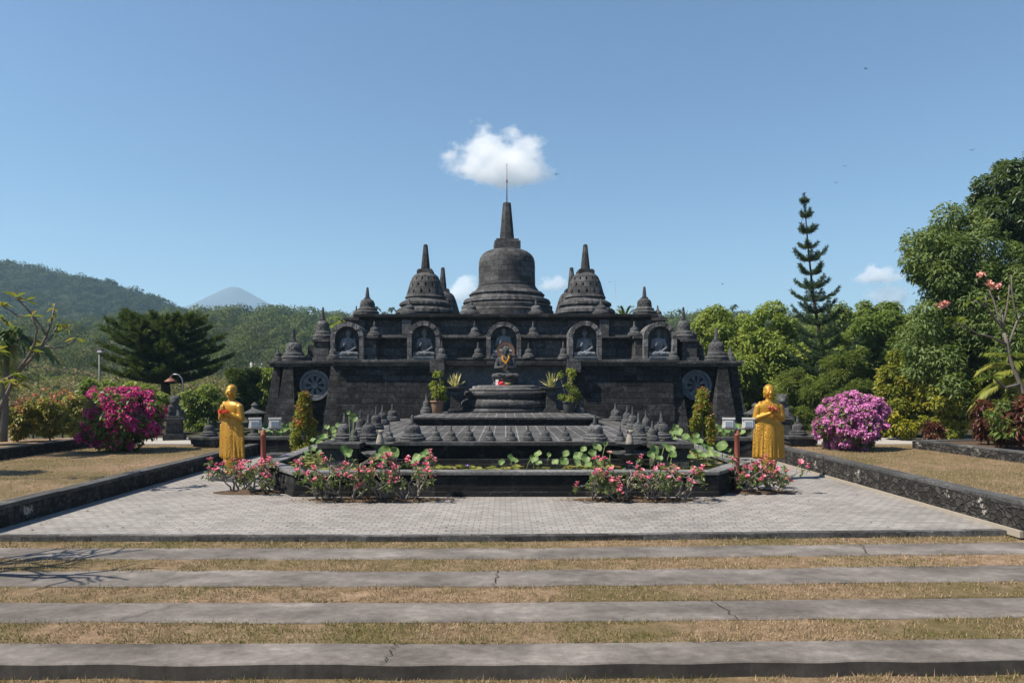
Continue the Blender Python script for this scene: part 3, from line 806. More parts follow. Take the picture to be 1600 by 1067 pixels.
def stupa_parts(H, rb, slim, holes, seg=40, ncol=20, bellr=.155, mats=None, spire_r=.047, flare=False, neck=.63):
    """three meshes of a stupa of height H (lotus base, bell, spire)"""
    k = H; b = rb
    P1 = [(b*.99, 0), (b*1.0, .012), (b*1.0, .05), (b*.955, .062), (b*.95, .075), (b*.985, .09), (b*.97, .125), (b*.90, .155), (b*.83, .165), (b*.82, .182),
          (b*.86, .195), (b*.85, .222), (b*.76, .25), (b*.70, .262), (b*.66, .28), (bellr*1.02, .30)]
    if slim: P1 = [(r if i < 10 else (r*.8+bellr*.2), z) for i, (r, z) in enumerate(P1)]
    base = MB().lathe([(r*k, z*k) for r, z in P1], seg, mod=petal(26, .035, (5, 6, 10, 11)), smooth=False)
    q = bellr; z0, z1 = .298, neck
    PR = [(1.04, 0), (1.0, .06), (.985, .29), (.955, .52), (.87, .74), (.76, .86), (.60, .95), (.46, 1.0)] if not flare else [(1.10, 0), (1.03, .07), (.92, .35), (.82, .62), (.68, .86), (.56, .95), (.42, 1.0)]
    P2 = [(q*a, z0+(z1-z0)*t) for a, t in PR]
    bl = MB(); bell(bl, [(r*k, z*k) for r, z in P2], ncol, holes); bl.lathe([(P2[-1][0]*k, z1*k), (.02*k, z1*k+.001)], ncol, cap=False)
    hz = z1
    sp = MB()
    h2 = q*.46
    w2 = h2*1.28
    sp.lathe([(w2*k, (hz-.012)*k), (w2*k, (hz+.03)*k), (w2*.88*k, (hz+.032)*k), (w2*.88*k, (hz+.048)*k)], 4, rot=math.pi/4, smooth=False)
    st = hz+.048
    sp.lathe([(spire_r*1.1*k, st*k-.002), (spire_r*k, (st+.05)*k), (spire_r*.5*k, (1-.012)*k), (spire_r*.34*k, 1.0*k)], 8, rot=math.pi/8, smooth=False)
    ms = mats or (M_SMALL, M_SMALL, M_SMALL)
    return base.mesh("lotus_base", ms[0]), bl.mesh("bell", ms[1]), sp.mesh("spire", ms[2])
def weather(me, seed):
    """a worn copy of a carved piece: slightly uneven, no two alike"""
    c = me.copy(); rd = random.Random(seed); ax, ay = rd.uniform(-.03, .03), rd.uniform(-.03, .03)
    for v in c.vertices:
        p = v.co; n = noise.noise_vector(Vector((p.x*9+seed, p.y*9, p.z*9)))*.010+noise.noise_vector(Vector((p.x*30, p.y*30+seed, p.z*30)))*.004
        v.co = p+n+Vector((ax*p.z, ay*p.z, 0))*.6
    c.update(); return c
WORN = {}
V_A = stupa_parts(1, .27, False, [1, 2], neck=.62, bellr=.175, ncol=16)                      # squat, pierced
V_B = stupa_parts(1, .27, False, [], neck=.60, bellr=.165)                          # squat, plain
V_C = stupa_parts(1, .29, True, [1, 2, 3], neck=.58, bellr=.185, spire_r=.055)     # broad bell, tall spire
def stupa(v, px, Y, z, tip, hw, label, group, rz=0.0):
    h = ZP(tip, Y)-z; t = thing("stupa", label, "stupa", (XP(px, Y), Y, z), rz, group)
    sx = hw*Y/F/.27; t.scale = (sx, sx, h)
    key = (id(v), int(px*7+Y*3) % 5)
    if key not in WORN: WORN[key] = [weather(me, key[1]*3.7+1) for me in v]
    for nm, me in zip(("lotus_base", "bell", "spire"), WORN[key]): put(nm, me, t)
    return t
G1 = "small stupas on the terraces of the temple"
ORD = ["first", "second", "third", "fourth", "fifth", "sixth", "seventh", "eighth"]
for (v, px, Y, z, tip, hw, lb) in [
    # top slab
    (V_B, 639, 28.35, 4.98, 467, 14, "small stupa on the top slab in front of the front left pierced stupa"),
    (V_B, 737, 28.35, 4.98, 468, 13, "small stupa on the top slab at the left foot of the tall central stupa"),
    (V_B, 838, 28.35, 4.98, 468, 13, "small stupa on the top slab at the right foot of the tall central stupa"),
    (V_B, 939, 28.35, 4.98, 467, 14, "small stupa on the top slab in front of the front right pierced stupa"),
    (V_C, 574, 28.6, 4.98, 449, 17, "pierced stupa with thin spire at the left end of the top slab"),
    (V_C, 1007, 28.6, 4.98, 448, 17, "pierced stupa with thin spire at the right end of the top slab"),
    (V_B, 557, 28.6, 4.84, 478, 9, "little stupa on the lower step just left of the top slab"),
    (V_B, 1028, 28.6, 4.84, 477, 10, "little stupa on the lower step just right of the top slab"),
    # piers of the second tier
    (V_C, 505, 27.15, 3.90, 480, 15, "tall pierced stupa on the end pier left of the far left niche"),
    (V_C, 1068, 27.15, 3.90, 480, 15, "tall pierced stupa on the end pier right of the far right niche"),
    (V_B, 1084, 27.45, 3.72, 509, 9, "little stupa half behind the right end pier's tall pierced stupa"),
    # ledge of the second tier
    (V_B, 585.5, 27.05, 4.035, 502, 11.5, "small stupa on the pedestal between the first and second niche from the left"),
    (V_B, 742, 27.7, 4.03, 502, 10.5, "small stupa on the upper ledge left of the middle niche"),
    (V_B, 833, 27.7, 4.03, 502, 10.5, "small stupa on the upper ledge right of the middle niche"),
    (V_B, 991.5, 27.05, 4.035, 502, 11.5, "small stupa on the pedestal between the fourth and fifth niche from the left"),
    # first terrace edge
    (V_B, 434.5, 26.75, 3.075, 541, 8.5, "little stupa at the outer left corner of the lowest terrace"),
    (V_C, 459.5, 26.9, 3.075, 514, 18, "big long spired stupa near the left corner of the lowest terrace"),
    (V_B, 481.5, 27.05, 3.075, 548, 6, "tiny stupa right of the large pierced stupa at the temple's left corner"),
    (V_B, 521, 26.05, 3.09, 534, 10, "small stupa on the terrace edge before the left jamb of the far left niche"),
    (V_B, 690.5, 25.75, 3.105, 533, 9, "slim dark stupa on the left corner block of the central bay"),
    (V_B, 747, 26.93, 3.19, 535, 9.5, "small stupa on the central ledge left of the dark Buddha"),
    (V_B, 826, 26.93, 3.19, 536, 9.5, "small stupa on the central ledge right of the dark Buddha"),
    (V_B, 880.5, 25.75, 3.105, 533, 9, "slim dark stupa on the right corner block of the central bay"),
    (V_B, 1052, 26.05, 3.09, 540, 10, "small stupa on the terrace edge before the right jamb of the far right niche"),
    (V_B, 1098, 27.05, 3.075, 548, 6, "tiny stupa left of the large pierced stupa at the temple's right corner"),
    (V_C, 1119, 26.9, 3.075, 512, 18, "big long spired stupa near the right corner of the lowest terrace"),
    (V_B, 1141.5, 26.75, 3.075, 541, 8.5, "little stupa at the outer right corner of the lowest terrace")]:
    stupa(v, px, Y, z, tip, hw, lb, G1, random.uniform(0, .3))
G2 = "row of eight small stupas along the platform's front edge"
for i, px in enumerate((681, 705.5, 733, 765, 798, 825, 852.5, 884)):
    stupa(V_A, px, 15.68, PZ, 664+.6*((i*5) % 3), 10.6-.5*((i*3) % 2), "%s small stupa from the left in the platform's front row of eight" % ORD[i], G2, random.uniform(0, .6))
G3 = "stupas standing on the tiled platform"
for (v, px, Y, tip, hw, lb) in [
    (V_A, 645, 15.72, 648, 20, "large pierced stupa with pale carved base, left end of the front row of eight"),
    (V_A, 930, 15.72, 648, 19.5, "large pierced stupa with carved base, right end of the front row of eight"),
    (V_A, 538, 15.72, 645, 16, "large pierced stupa at the left outer front corner of the tiled platform"),
    (V_B, 553.5, 15.62, 660, 9, "small dark stupa squeezed between two large stupas at the left front corner"),
    (V_A, 576.5, 15.75, 647, 17.5, "pale lichened pierced stupa behind the left lotus fountain"),
    (V_A, 564, 17.6, 639, 11.5, "stupa in the second row of the left corner cluster, behind the pale one"),
    (V_A, 588, 19.6, 635, 12, "pierced stupa in the middle of the left cluster's line to the wall"),
    (V_A, 598, 21.8, 633, 10.5, "mossy stupa second from the back in the left cluster on the platform"),
    (V_A, 613.5, 24.0, 631, 11.5, "rearmost stupa of the left cluster, standing alone near the temple wall"),
    (V_B, 608.5, 15.6, 665, 9.5, "small dark stupa just right of the left lotus fountain's figure"),
    (V_A, 962, 24.0, 630, 11.5, "rearmost stupa of the right cluster, standing alone near the temple wall"),
    (V_A, 980, 21.6, 633, 11, "mossy stupa second from the back in the right cluster on the platform"),
    (V_A, 989, 19.4, 635, 11.5, "pierced stupa third from the back in the right cluster on the platform"),
    (V_A, 998.5, 15.75, 646, 16, "large pierced stupa directly behind the right lotus fountain"),
    (V_A, 1009.5, 18.2, 640, 9.5, "narrow stupa in the gap between two large ones of the right cluster"),
    (V_B, 1019, 15.62, 657, 11, "small dark stupa between the two large stupas at the right front corner"),
    (V_A, 1033, 15.78, 645, 18, "large pierced stupa at the right outer front corner of the tiled platform"),
    (V_B, 969, 15.62, 665, 9, "small dark stupa just left of the right lotus fountain's figure")]:
    stupa(v, px, Y, PZ, tip, hw, lb, G3, random.uniform(0, .6))
G4 = "stupas beside the flower pots on the raised step"
stupa(V_B, 666.5, 24.6, UZ, 613, 9.5, "dark stupa left of the terracotta flower pot on the raised step", G4)
stupa(V_B, 907, 24.6, UZ, 615, 9.5, "dark stupa right of the grey flower pot on the raised step", G4)

def dome(px, Y, z, H, rb, bellr, holes, label, name="stupa", ncol=48, neck=.62, spire_r=.047, rz=0):
    t = thing("stupa", label, "stupa", (XP(px, Y), Y, z), rz, "great stupas crowning the temple")
    for nm, me in zip(("lotus_base", "bell", "spire"), stupa_parts(H, rb, False, holes, 64, ncol, bellr, (M_DOME, M_DOME, M_SPIRE), spire_r=spire_r, neck=neck, flare=True)): put(nm, me, t)
    return t
dome(665, 31, 4.97, ZP(382, 31)-4.97, .385, .245, [1, 2, 3], "pierced bell stupa at the front left of the temple roof", ncol=28, neck=.62, spire_r=.058)
dome(914.5, 31, 4.97, ZP(382, 31)-4.97, .385, .245, [1, 2, 3], "pierced bell stupa at the front right of the temple roof", ncol=28, neck=.62, spire_r=.058, rz=.1)
dome(692, 38.6, 4.97, ZP(418, 38.6)-4.97, .36, .245, [1, 2, 3], "pierced bell stupa at the rear left, mostly hidden behind the front left one", ncol=28, neck=.62, spire_r=.058, rz=.05)
dome(893, 38.6, 4.97, ZP(418, 38.6)-4.97, .36, .245, [1, 2, 3], "pierced bell stupa at the rear right, mostly hidden behind the front right one", ncol=28, neck=.62, spire_r=.058, rz=.07)
# central stupa, profile read from the photograph
YD = 34.8; zz = lambda py: ZP(py, YD)-4.97; rr = lambda p: p*YD/F
ms = thing("stupa", "tallest stupa with smooth unpierced bell and a thin rod on its spire", "stupa", (XP(792, YD), YD, 4.97), 0, "great stupas crowning the temple")
MB().lathe([(rr(73), 0), (rr(73), zz(488)), (rr(71), zz(486)), (rr(71), zz(480)), (rr(66), zz(478)), (rr(67), zz(475)), (rr(65), zz(470)), (rr(58), zz(467)), (rr(57), zz(465)), (rr(58), zz(462)), (rr(55), zz(458)), (rr(50), zz(456)), (rr(49), zz(454)), (rr(46), zz(450))],
           72, mod=petal(34, .025, (5, 6, 9)), smooth=False).build("lotus_base", M_DOME, ms)
MB().lathe([(rr(46), zz(451)), (rr(44.4), zz(446)), (rr(44), zz(430)), (rr(44), zz(418)), (rr(43.6), zz(410)), (rr(42), zz(404)), (rr(38.5), zz(399)), (rr(33.5), zz(395)), (rr(27), zz(392.3)), (rr(18), zz(390.5)), (rr(4), zz(390))], 72).build("bell", M_DOME, ms)
q2 = math.sqrt(2)
MB().lathe([(rr(20)*q2, zz(392)), (rr(20)*q2, zz(379.5)), (rr(17.5)*q2, zz(379.4)), (rr(17.5)*q2, zz(376)), (rr(6)*q2, zz(375.9))], 4, rot=math.pi/4+.06, smooth=False).build("harmika", M_SPIRE, ms, .02)
MB().lathe([(rr(12.2), zz(376.5)), (rr(11.6), zz(372)), (rr(6.6), zz(319)), (rr(6.2), zz(317.5)), (rr(1), zz(317.2))], 8, rot=math.pi/8+.15, smooth=False).build("spire", M_SPIRE, ms)
rod = MB().tube([(0, 0, zz(318)), (0, 0, zz(256))], [.032, .018], 6); rod.tube([(0, 0, zz(285)), (0, 0, zz(281))], .05, 6)
rod.build("lightning_rod", plain("rod_metal", (.16, .11, .12), .5, .4), ms)

# ------------------------------------------------------------------ golden standing figures
def gold(name):
    T = NT(name); tc = T.n("ShaderNodeTexCoord"); ob = tc.outputs['Object']
    n = T.noise(ob, 6, 5, .6); c = T.mix(n, (.32, .160, .013), (.46, .25, .032))
    v = T.n("ShaderNodeTexVoronoi"); v.inputs['Scale'].default_value = 34; T.l(ob, v.inputs['Vector'])
    sx = T.n("ShaderNodeSeparateXYZ"); T.l(ob, sx.inputs[0])
    msk = T.ramp(sx.outputs['Z'], [(.0, 1), (.999, 1)])
    h = T.math('MULTIPLY', T.math('MULTIPLY', v.outputs['Distance'], T.math('LESS_THAN', sx.outputs['Z'], 1.17)), 1.0)
    p = T.principled(c, .43, T.bump(h, .6, .02), .5, .35)
    return T.done(p)
M_GOLD = gold("gold_paint")
def standing():
    m = MB()
    # legs and inner skirt, over a small plinth of feet
    m.loft([(.06, 0, 0, .15, .11), (.45, 0, 0, .17, .12), (.9, 0, 0, .19, .13), (1.18, 0, 0, .185, .125)])
    for s in (-1, 1): m.capsule((s*.075, -.02, .035), .045, (s*.085, -.16, .03), .035)
    # robe: torso and the mantle spreading to both sides
    m.loft([(.36, 0, .015, .335, .085), (.42, 0, .015, .35, .10), (.8, 0, .01, .345, .115), (1.05, 0, .005, .325, .12), (1.2, 0, 0, .285, .125), (1.3, 0, 0, .235, .125), (1.42, 0, 0, .245, .135), (1.54, 0, 0, .29, .13), (1.60, 0, 0, .275, .118), (1.645, 0, .003, .22, .10), (1.68, 0, .005, .14, .085), (1.70, 0, .01, .07, .065)], 26, 2.1)
    m.loft([(.16, 0, -.05, .13, .07), (.30, 0, -.06, .17, .09), (.9, 0, -.06, .15, .10), (1.2, 0, -.05, .13, .09)], 18, 2.2)
    for s in (-1, 1):      # hanging folds
        for k, x in enumerate((.06, .19, .28)):
            m.capsule((s*x*.8, -.11+.03*k, 1.12), .020, (s*x, -.135+.045*k, .41), .030, 8)
        m.capsule((s*.315, .0, 1.12), .035, (s*.34, .01, .41), .04, 8)
    m.capsule((0, -.125, 1.15), .024, (0, -.15, .40), .034, 8)
    m.capsule((-.20, -.02, 1.63), .05, (.05, -.13, 1.30), .035, 10)      # robe hem across the chest
    # neck, head
    m.capsule((0, .0, 1.64), .085, (0, -.005, 1.80), .066); m.ell((0, .005, 1.635), (.20, .085, .075))
    m.ell((0, -.014, 1.880), (.106, .122, .150), seg=20, rings=14); m.ell((0, .008, 1.955), (.113, .125, .105), seg=20, rings=12); m.ell((0, .012, 2.035), (.07, .07, .032))
    m.capsule((0, -.128, 1.915), .013, (0, -.150, 1.872), .020, 8)
    m.ell((0, -.124, 1.825), (.036, .018, .012)); m.ell((0, -.104, 1.782), (.04, .033, .028))
    for s in (-1, 1):
        m.ell((s*.042, -.118, 1.905), (.028, .016, .012)); m.capsule((s*.014, -.126, 1.932), .010, (s*.07, -.106, 1.938), .009, 6)
        m.ell((s*.112, .0, 1.885), (.018, .035, .055)); m.ell((s*.108, .0, 1.80), (.014, .022, .055)); m.ell((s*.05, -.095, 1.86), (.045, .035, .05))
        # arms: elbows out, hands meeting before the breast
        m.capsule((s*.245, 0, 1.545), .085, (s*.315, -.01, 1.28), .068); m.capsule((s*.315, -.01, 1.28), .066, (s*.06, -.225, 1.41), .042)
        # palm and five fingers
        m.ell((s*.026, -.245, 1.475), (.018, .040, .058))
        for q, (dy, L) in enumerate(((-.036, .072), (-.012, .092), (.012, .086), (.034, .066))):
            m.capsule((s*.022, -.245+dy, 1.51), .011, (s*.010, -.245+dy*.8, 1.51+L), .008, 6)
        m.capsule((s*.035, -.28, 1.455), .013, (s*.03, -.312, 1.515), .009, 6)
    return m
gold_me = sculpt(standing(), "robed_body", M_GOLD, .0115, 2)
M_RED = leafmat("red_petals_offering", [(.60, .03, .02), (.78, .07, .04), (.70, .10, .07)], .2)
for px, rz, lb, fl in ((362, -.42, "golden standing monk statue left of the pond, turned towards the left lawn", "red flower offering in the hands of the left golden statue"),
                       (1201, .0, "golden standing monk statue right of the pond, facing the camera", "pale red flower garland on the hands of the right golden statue")):
    Y = 16.2; X = XP(px, Y)
    t = thing("monk_statue", lb, "statue", (X, Y, 0), rz, "golden statues flanking the pond")
    MB().box(-.42, .42, -.30, .30, 0, .09).box(-.36, .36, -.25, .25, .09, .13).build("plinth", M_DARKFIG, t, .01)
    o = put("robed_body", gold_me, t, (0, 0, .125))
    n = 200; a = RNG.random(n)*2*math.pi; rad = (.095 if rz < 0 else .075)+.015*RNG.normal(size=n); p = np.stack([rad*np.cos(a)*1.1, -.255+rad*np.sin(a)*.75, (1.46+.02*RNG.normal(size=n)) if rz < 0 else (1.50+.012*RNG.normal(size=n)+.065*np.cos(a+2.2))], 1)
    me = leaf_mesh("flower_garland", p, RNG.normal(size=(n, 3)), RNG.normal(size=(n, 3)), .036, .03, M_RED if rz < 0 else leafmat('salmon_petals', [(.62, .14, .09), (.72, .22, .15)], .2))
    g = put("flower_garland", me); g.location = (X, Y, .125); g.rotation_euler.z = rz; tag(g, fl, "garland")

# ------------------------------------------------------------------ lotus fountains at the platform corners
def fluted(n, a, rings): return petal(n, a, rings)
def fountain(px, Y, label):
    t = thing("stone_fountain", label, "fountain", (XP(px, Y), Y, WZ-.1), 0, "lotus bowl fountains at the platform corners")
    MB().lathe([(.20, 0), (.21, .08), (.12, .13), (.10, .24), (.14, .27)], 24).build("foot", M_SMALL, t)
    MB().lathe([(.10, .27), (.20, .32), (.31, .42), (.35, .47), (.32, .465), (.2, .42), (.05, .40)], 48, mod=petal(9, .16, (2, 3, 4))).build("lower_bowl", M_SMALL, t)
    MB().lathe([(.10, .40), (.085, .5), (.12, .56), (.22, .62), (.27, .66), (.25, .655), (.15, .62), (.04, .61)], 48, mod=petal(8, .14, (3, 4, 5))).build("upper_bowl", M_SMALL, t)
    m = MB(); m.lathe([(.085, .615), (.09, .68), (.065, .78), (.045, .85), (.02, .86)], 14); m.ell((0, -.01, .89), (.055, .05, .05))
    for s in (-1, 1): m.ell((s*.065, -.01, .905), (.03, .015, .022)); m.capsule((s*.03, -.03, .90), .02, (s*.075, -.06, .93), .012, 6)
    put("finial_figure", sculpt(m, "finial_figure", plain("pale_figure_stone", (.22, .20, .175), .9, .2, 0, .4, 20, .01), .014, 1), t)
    return t
fountain(594, 14.85, "two tier lotus bowl fountain with pale finial figure at the platform's left corner")
fountain(984, 14.85, "two tier lotus bowl fountain with pale finial figure at the platform's right corner")

# ------------------------------------------------------------------ floodlight posts
M_POST = plain("terracotta_red_paint", (.21, .060, .038), .55, .4, 0, .15, 6)
M_LAMP = plain("white_lamp_metal", (.42, .42, .415), .45, .5, .2, .06, 3); M_GREYM = plain("grey_metal", (.22, .23, .25), .4, .5, .6, .1, 5)
for px, lb, tilt in ((411.5, "red post carrying two white floodlights left of the pond", 1), (1151.5, "red post carrying two white floodlights right of the pond", -1)):
    Y = 14.55; t = thing("floodlight_post", lb, "floodlight", (XP(px, Y), Y, 0), 0, "floodlight posts beside the pond")
    MB().lathe([(.075, 0), (.075, .04), (.055, .05), (.052, 1.12), (.06, 1.13), (.06, 1.17), (.05, 1.18), (.05, 1.23), (.03, 1.25), (.01, 1.26)], 16).build("post", M_POST, t)
    MB().tube([(-.24, 0, 1.27), (.32, 0, 1.27)], .012, 6).tube([(0, 0, 1.2), (0, 0, 1.3)], .016, 6).build("crossbar", M_GREYM, t)
    for dx in (-.14, .27):
        m = MB(); m.box(-.15, .15, -.02, .16, 0, .235, tx=(.02, .02), ty=(.01, .05)); m.box(-.10, .10, -.07, -.02, .02, .17); m.box(-.15, .15, -.05, -.015, .20, .245)
        for k in range(4): m.box(-.13+.07*k, -.115+.07*k, .16, .19, .03, .19)
        o = m.build("floodlight", M_LAMP, t, .008, (dx-.03, 0, 1.285)); o.scale = (.86, .9, .9); o.rotation_euler = (R(-6), 0, R(14*tilt))
        g = MB().box(-.075, .075, -.076, -.071, .04, .15).build("glass", plain("lamp_glass", (.16, .19, .23), .12, .6), o)
        MB().tube([(-.12, .05, .0), (-.12, .05, -.02), (.12, .05, -.02), (.12, .05, 0)], .008, 5).build("bracket", M_GREYM, o)

# ------------------------------------------------------------------ pots, stone stands
def pot(px, Y, label, col, s):
    t = thing("flower_pot", label, "pot", (XP(px, Y), Y, UZ), 0, None, s)
    mt = plain("pot_clay", col, .85, .2, 0, .3, 9, .006)
    MB().lathe([(.155, 0), (.165, .01), (.20, .32), (.205, .35), (.17, .35), (.165, .30)], 28).build("pot_body", mt, t)
    MB().lathe([(.205, .345), (.235, .35), (.24, .40), (.20, .405), (.19, .35)], 28, cap=False).build("rim", mt, t)
    MB().lathe([(.0, .33), (.19, .335)], 20, cap=False).build("soil", M_SOIL, t)
    return t
pot(683.5, 24.5, "round terracotta pot on the raised step left of the dais", (.20, .125, .085), 1.08)
pot(889, 24.5, "round grey black pot on the raised step right of the dais", (.055, .055, .052), 1.05)
def stand(px, Y, label):
    t = thing("stone_stand", label, "pedestal", (XP(px, Y), Y, UZ), 0, "stone planter stands beside the dais")
    MB().box(-.28, .28, -.2, .2, 0, .07).box(-.24, .24, -.17, .17, .07, .12).build("foot", M_TRIM, t, .01)
    MB().box(-.19, .19, -.14, .14, .12, .74, tx=(.03, .03), ty=(.02, .02)).build("shaft", M_TRIM, t, .01)
    MB().lathe([(.16, .74), (.22, .77), (.42, .86), (.46, .90), (.38, .9), (.1, .84)], 32, sy=.75).build("bowl", M_SMALL, t)
    return t
stand(712, 25.2, "square stone stand with a wide shallow bowl left of the dais")
stand(861, 25.2, "square stone stand with a wide shallow bowl right of the dais")

# ------------------------------------------------------------------ low walls beside the temple, lions, lanterns, poles
low_wall("basin_wall", "low dark wall of the side lotus basin behind the left golden statue", (-9.25, 21.9), (-5.5, 21.9), .0, .57, .3, M_POND, M_COPED, .05, .1)
low_wall("basin_wall", "low dark wall of the side lotus basin behind the right golden statue", (5.5, 21.1), (9.2, 21.1), .0, .60, .3, M_POND, M_COPED, .05, .1)
for s, x0, x1, y in ((-1, -9.25, -5.5, 21.95), (1, 5.5, 9.2, 21.15)):
    tag(MB().add([(x0, y+.2, .50), (x1, y+.2, .50), (x1, 25.6, .50), (x0, 25.6, .50)], [(0, 1, 2, 3)]).build("water", M_WATER), kind='structure')
def pier(px, Y, z0, z1, label):
    t = thing("stone_pier", label, "pier", (XP(px, Y), Y, z0)); h = z1-z0
    MB().box(-.36, .36, -.3, .3, 0, h*.25).box(-.40, .40, -.34, .34, h*.25, h*.7, tx=(-.03, -.03)).box(-.47, .47, -.38, .38, h*.7, h).build("block", M_TRIM, t, .015); return t
pier(327, 21.3, .33, .62, "dark stone end block carrying a stupa left of the left golden statue")
pier(1248, 20.6, .40, .70, "dark stone end block carrying a stupa right of the right golden statue")
stupa(V_B, 327, 21.3, .62, 652, 13, "dark stupa on the end block left of the left golden statue", "stupas on the basin end blocks")
stupa(V_A, 1247, 20.6, .70, 650, 13.5, "pierced grey stupa on the end block right of the right golden statue", "stupas on the basin end blocks")
st = thing("stone_step", "single dark stone step beside the pond wall left of the cone shrub", "step", (XP(446, 20.2), 20.2, 0))
MB().box(-.52, .52, -.3, .3, 0, .22).build("tread", M_TRIM, st, .015)
def lion(px, Y, z, label, s=1.0, rz=0):
    t = thing("guardian_statue", label, "statue", (XP(px, Y), Y, z), rz, "carved guardian figures on pedestals", s)
    MB().box(-.36, .36, -.3, .3, 0, .22).box(-.27, .27, -.22, .22, .22, .72, tx=(.02, .02)).box(-.36, .36, -.3, .3, .72, .82).box(-.32, .32, -.26, .26, .82, .88).build("pedestal", M_TRIM, t, .015)
    m = MB(); m.loft([(.86, 0, .05, .25, .22), (1.0, 0, .06, .24, .2), (1.2, 0, .0, .19, .16), (1.32, 0, -.02, .12, .12)])
    m.ell((0, -.06, 1.42), (.17, .16, .17)); m.ell((0, -.19, 1.38), (.09, .08, .08)); m.ell((0, .03, 1.5), (.12, .12, .12))
    for q in (-1, 1):
        m.capsule((q*.15, -.1, 1.2), .07, (q*.17, -.2, .9), .06); m.capsule((q*.24, .0, 1.0), .09, (q*.22, -.18, .9), .06); m.ell((q*.14, .0, 1.56), (.05, .04, .07)); m.ell((q*.06, -.19, 1.47), (.03, .02, .03))
    put("figure", sculpt(m, "figure", M_DARKFIG, .025, 1), t); return t
lion(273, 23.6, .335, "mossy guardian figure on a square pedestal behind the magenta bougainvillea", .92, .3)
lion(1222, 22.6, .40, "dark guardian figure on a pedestal half hidden behind the right golden statue", .92, -.2)
def lantern(px, Y, z, label):
    t = thing("stone_lantern", label, "lantern", (XP(px, Y), Y, z))
    MB().lathe([(.24, 0), (.24, .08), (.12, .14), (.10, .42), (.16, .48)], 8, smooth=False).build("shaft", M_SMALL, t)
    m = MB().box(-.17, .17, -.17, .17, .48, .53)
    for a in (-1, 1):
        for b in (-1, 1): m.box(a*.13-.03, a*.13+.03, b*.13-.03, b*.13+.03, .53, .74)
    m.build("light_box", M_SMALL, t)
    MB().lathe([(.34, .74), (.36, .78), (.2, .86), (.10, .92), (.09, .98), (.12, 1.02), (.05, 1.10), (.01, 1.12)], 16, smooth=False).build("roof", M_SMALL, t)
lantern(398, 22.6, .5, "dark stone lantern with flared roof standing behind the left floodlights")
lantern(1180, 22.0, .5, "dark stone lantern with flared roof behind the right floodlights")
t = thing("camera_pole", "thin grey pole with a small surveillance camera left of the dark pine", "pole", (XP(155.5, 27), 27, .33))
MB().tube([(0, 0, 0), (0, 0, ZP(549, 27)-.33)], .036, 8).build("pole", plain("dull_grey_paint", (.13, .135, .13), .7), t)
m = MB(); h = ZP(549, 27)-.33; m.box(-.11, .12, -.1, .12, h, h+.09); m.build("camera_housing", plain("black_plastic", (.03, .03, .03), .5), t, .01)
MB().box(.03, .2, -.22, -.02, h-.06, h+.02).build("camera_arm", M_LAMP, t, .01)
t = thing("street_lamp", "curved grey lamp post with rust red shade under the dark pine", "street lamp", (XP(286, 29), 29, .33))
h = ZP(590, 29)-.33
MB().tube([(0, 0, 0), (0, 0, h-.25), (-.04, 0, h-.05), (-.18, 0, h+.12), (-.36, 0, h+.14), (-.5, 0, h+.08)], [.036, .032, .03, .028, .025, .025], 8).build("post", M_GREYM, t)
MB().lathe([(.26, 0), (.24, .05), (.12, .13), (.05, .17), (.04, .3)], 18, (-.5, 0, h-.18)).build("lamp_shade", plain("rust_red_shade", (.20, .075, .05), .6), t)
t = thing("utility_pole", "distant concrete utility pole with crossarm left of the temple", "pole", (XP(393, 62), 62, .2))
h = ZP(566, 62)-.2; MB().tube([(0, 0, 0), (0, 0, h)], [.14, .1], 8).build("pole", plain("pole_concrete", (.3, .28, .25), .9), t)
m = MB().box(-.2, 1.0, -.06, .06, h-.5, h-.36)
for x in (-.1, .3, .9): m.tube([(x, 0, h-.36), (x, 0, h-.12)], .05, 6)
m.build("crossarm", M_GREYM, t)
t = thing("mast", "very thin leaning mast behind the right rear of the temple", "pole", (XP(964, 44), 44, .2))
MB().tube([(0, 0, 0), (-.12, 0, ZP(437, 44)-.2)], [.03, .012], 6).build("pole", M_GREYM, t)
# ------------------------------------------------------------------ plants: materials
L_MANGO = leafmat("mango_leaves", [(0.036, 0.065, 0.015), (0.069, 0.112, 0.025), (0.109, 0.160, 0.040), (0.173, 0.209, 0.069)], 0.3, .55, .35)
L_DARK = leafmat("dark_tree_leaves", [(0.018, 0.040, 0.012), (0.036, 0.067, 0.018), (0.058, 0.097, 0.026)], 0.3, .42, .45)
L_BRIGHT = leafmat("bright_tree_leaves", [(0.086, 0.137, 0.022), (0.156, 0.218, 0.035), (0.234, 0.296, 0.056), (0.312, 0.352, 0.086)], 0.45, .45)
L_MID = leafmat("mid_tree_leaves", [(0.052, 0.094, 0.019), (0.098, 0.156, 0.029), (0.150, 0.202, 0.044), (0.195, 0.234, 0.058)], 0.42, .45)
L_YELLOW = leafmat("golden_shrub_leaves", [(0.085, 0.112, 0.016), (0.155, 0.178, 0.023), (0.248, 0.240, 0.031), (0.358, 0.296, 0.044)], 0.42, .45)
L_NEEDLE = leafmat("dark_needles", [(0.018, 0.039, 0.011), (0.034, 0.064, 0.016), (0.063, 0.101, 0.023)], 0.2, .6)
L_NORF = leafmat("blue_green_needles", [(0.020, 0.046, 0.025), (0.032, 0.066, 0.034), (0.048, 0.089, 0.043)], 0.2, .6)
L_JUNI = leafmat("feathery_needles", [(0.044, 0.074, 0.016), (0.092, 0.132, 0.024), (0.150, 0.180, 0.037)], 0.35, .6)
L_BOUG = leafmat("bougainvillea_leaves", [(0.043, 0.086, 0.019), (0.078, 0.133, 0.031), (0.125, 0.172, 0.047)], 0.4, .45)
B_MAG = leafmat("magenta_bracts", [(.40, .025, .14), (.56, .06, .24), (.48, .035, .18), (.62, .13, .36)], 0.3, .6, .2, (.6, .05, .3))
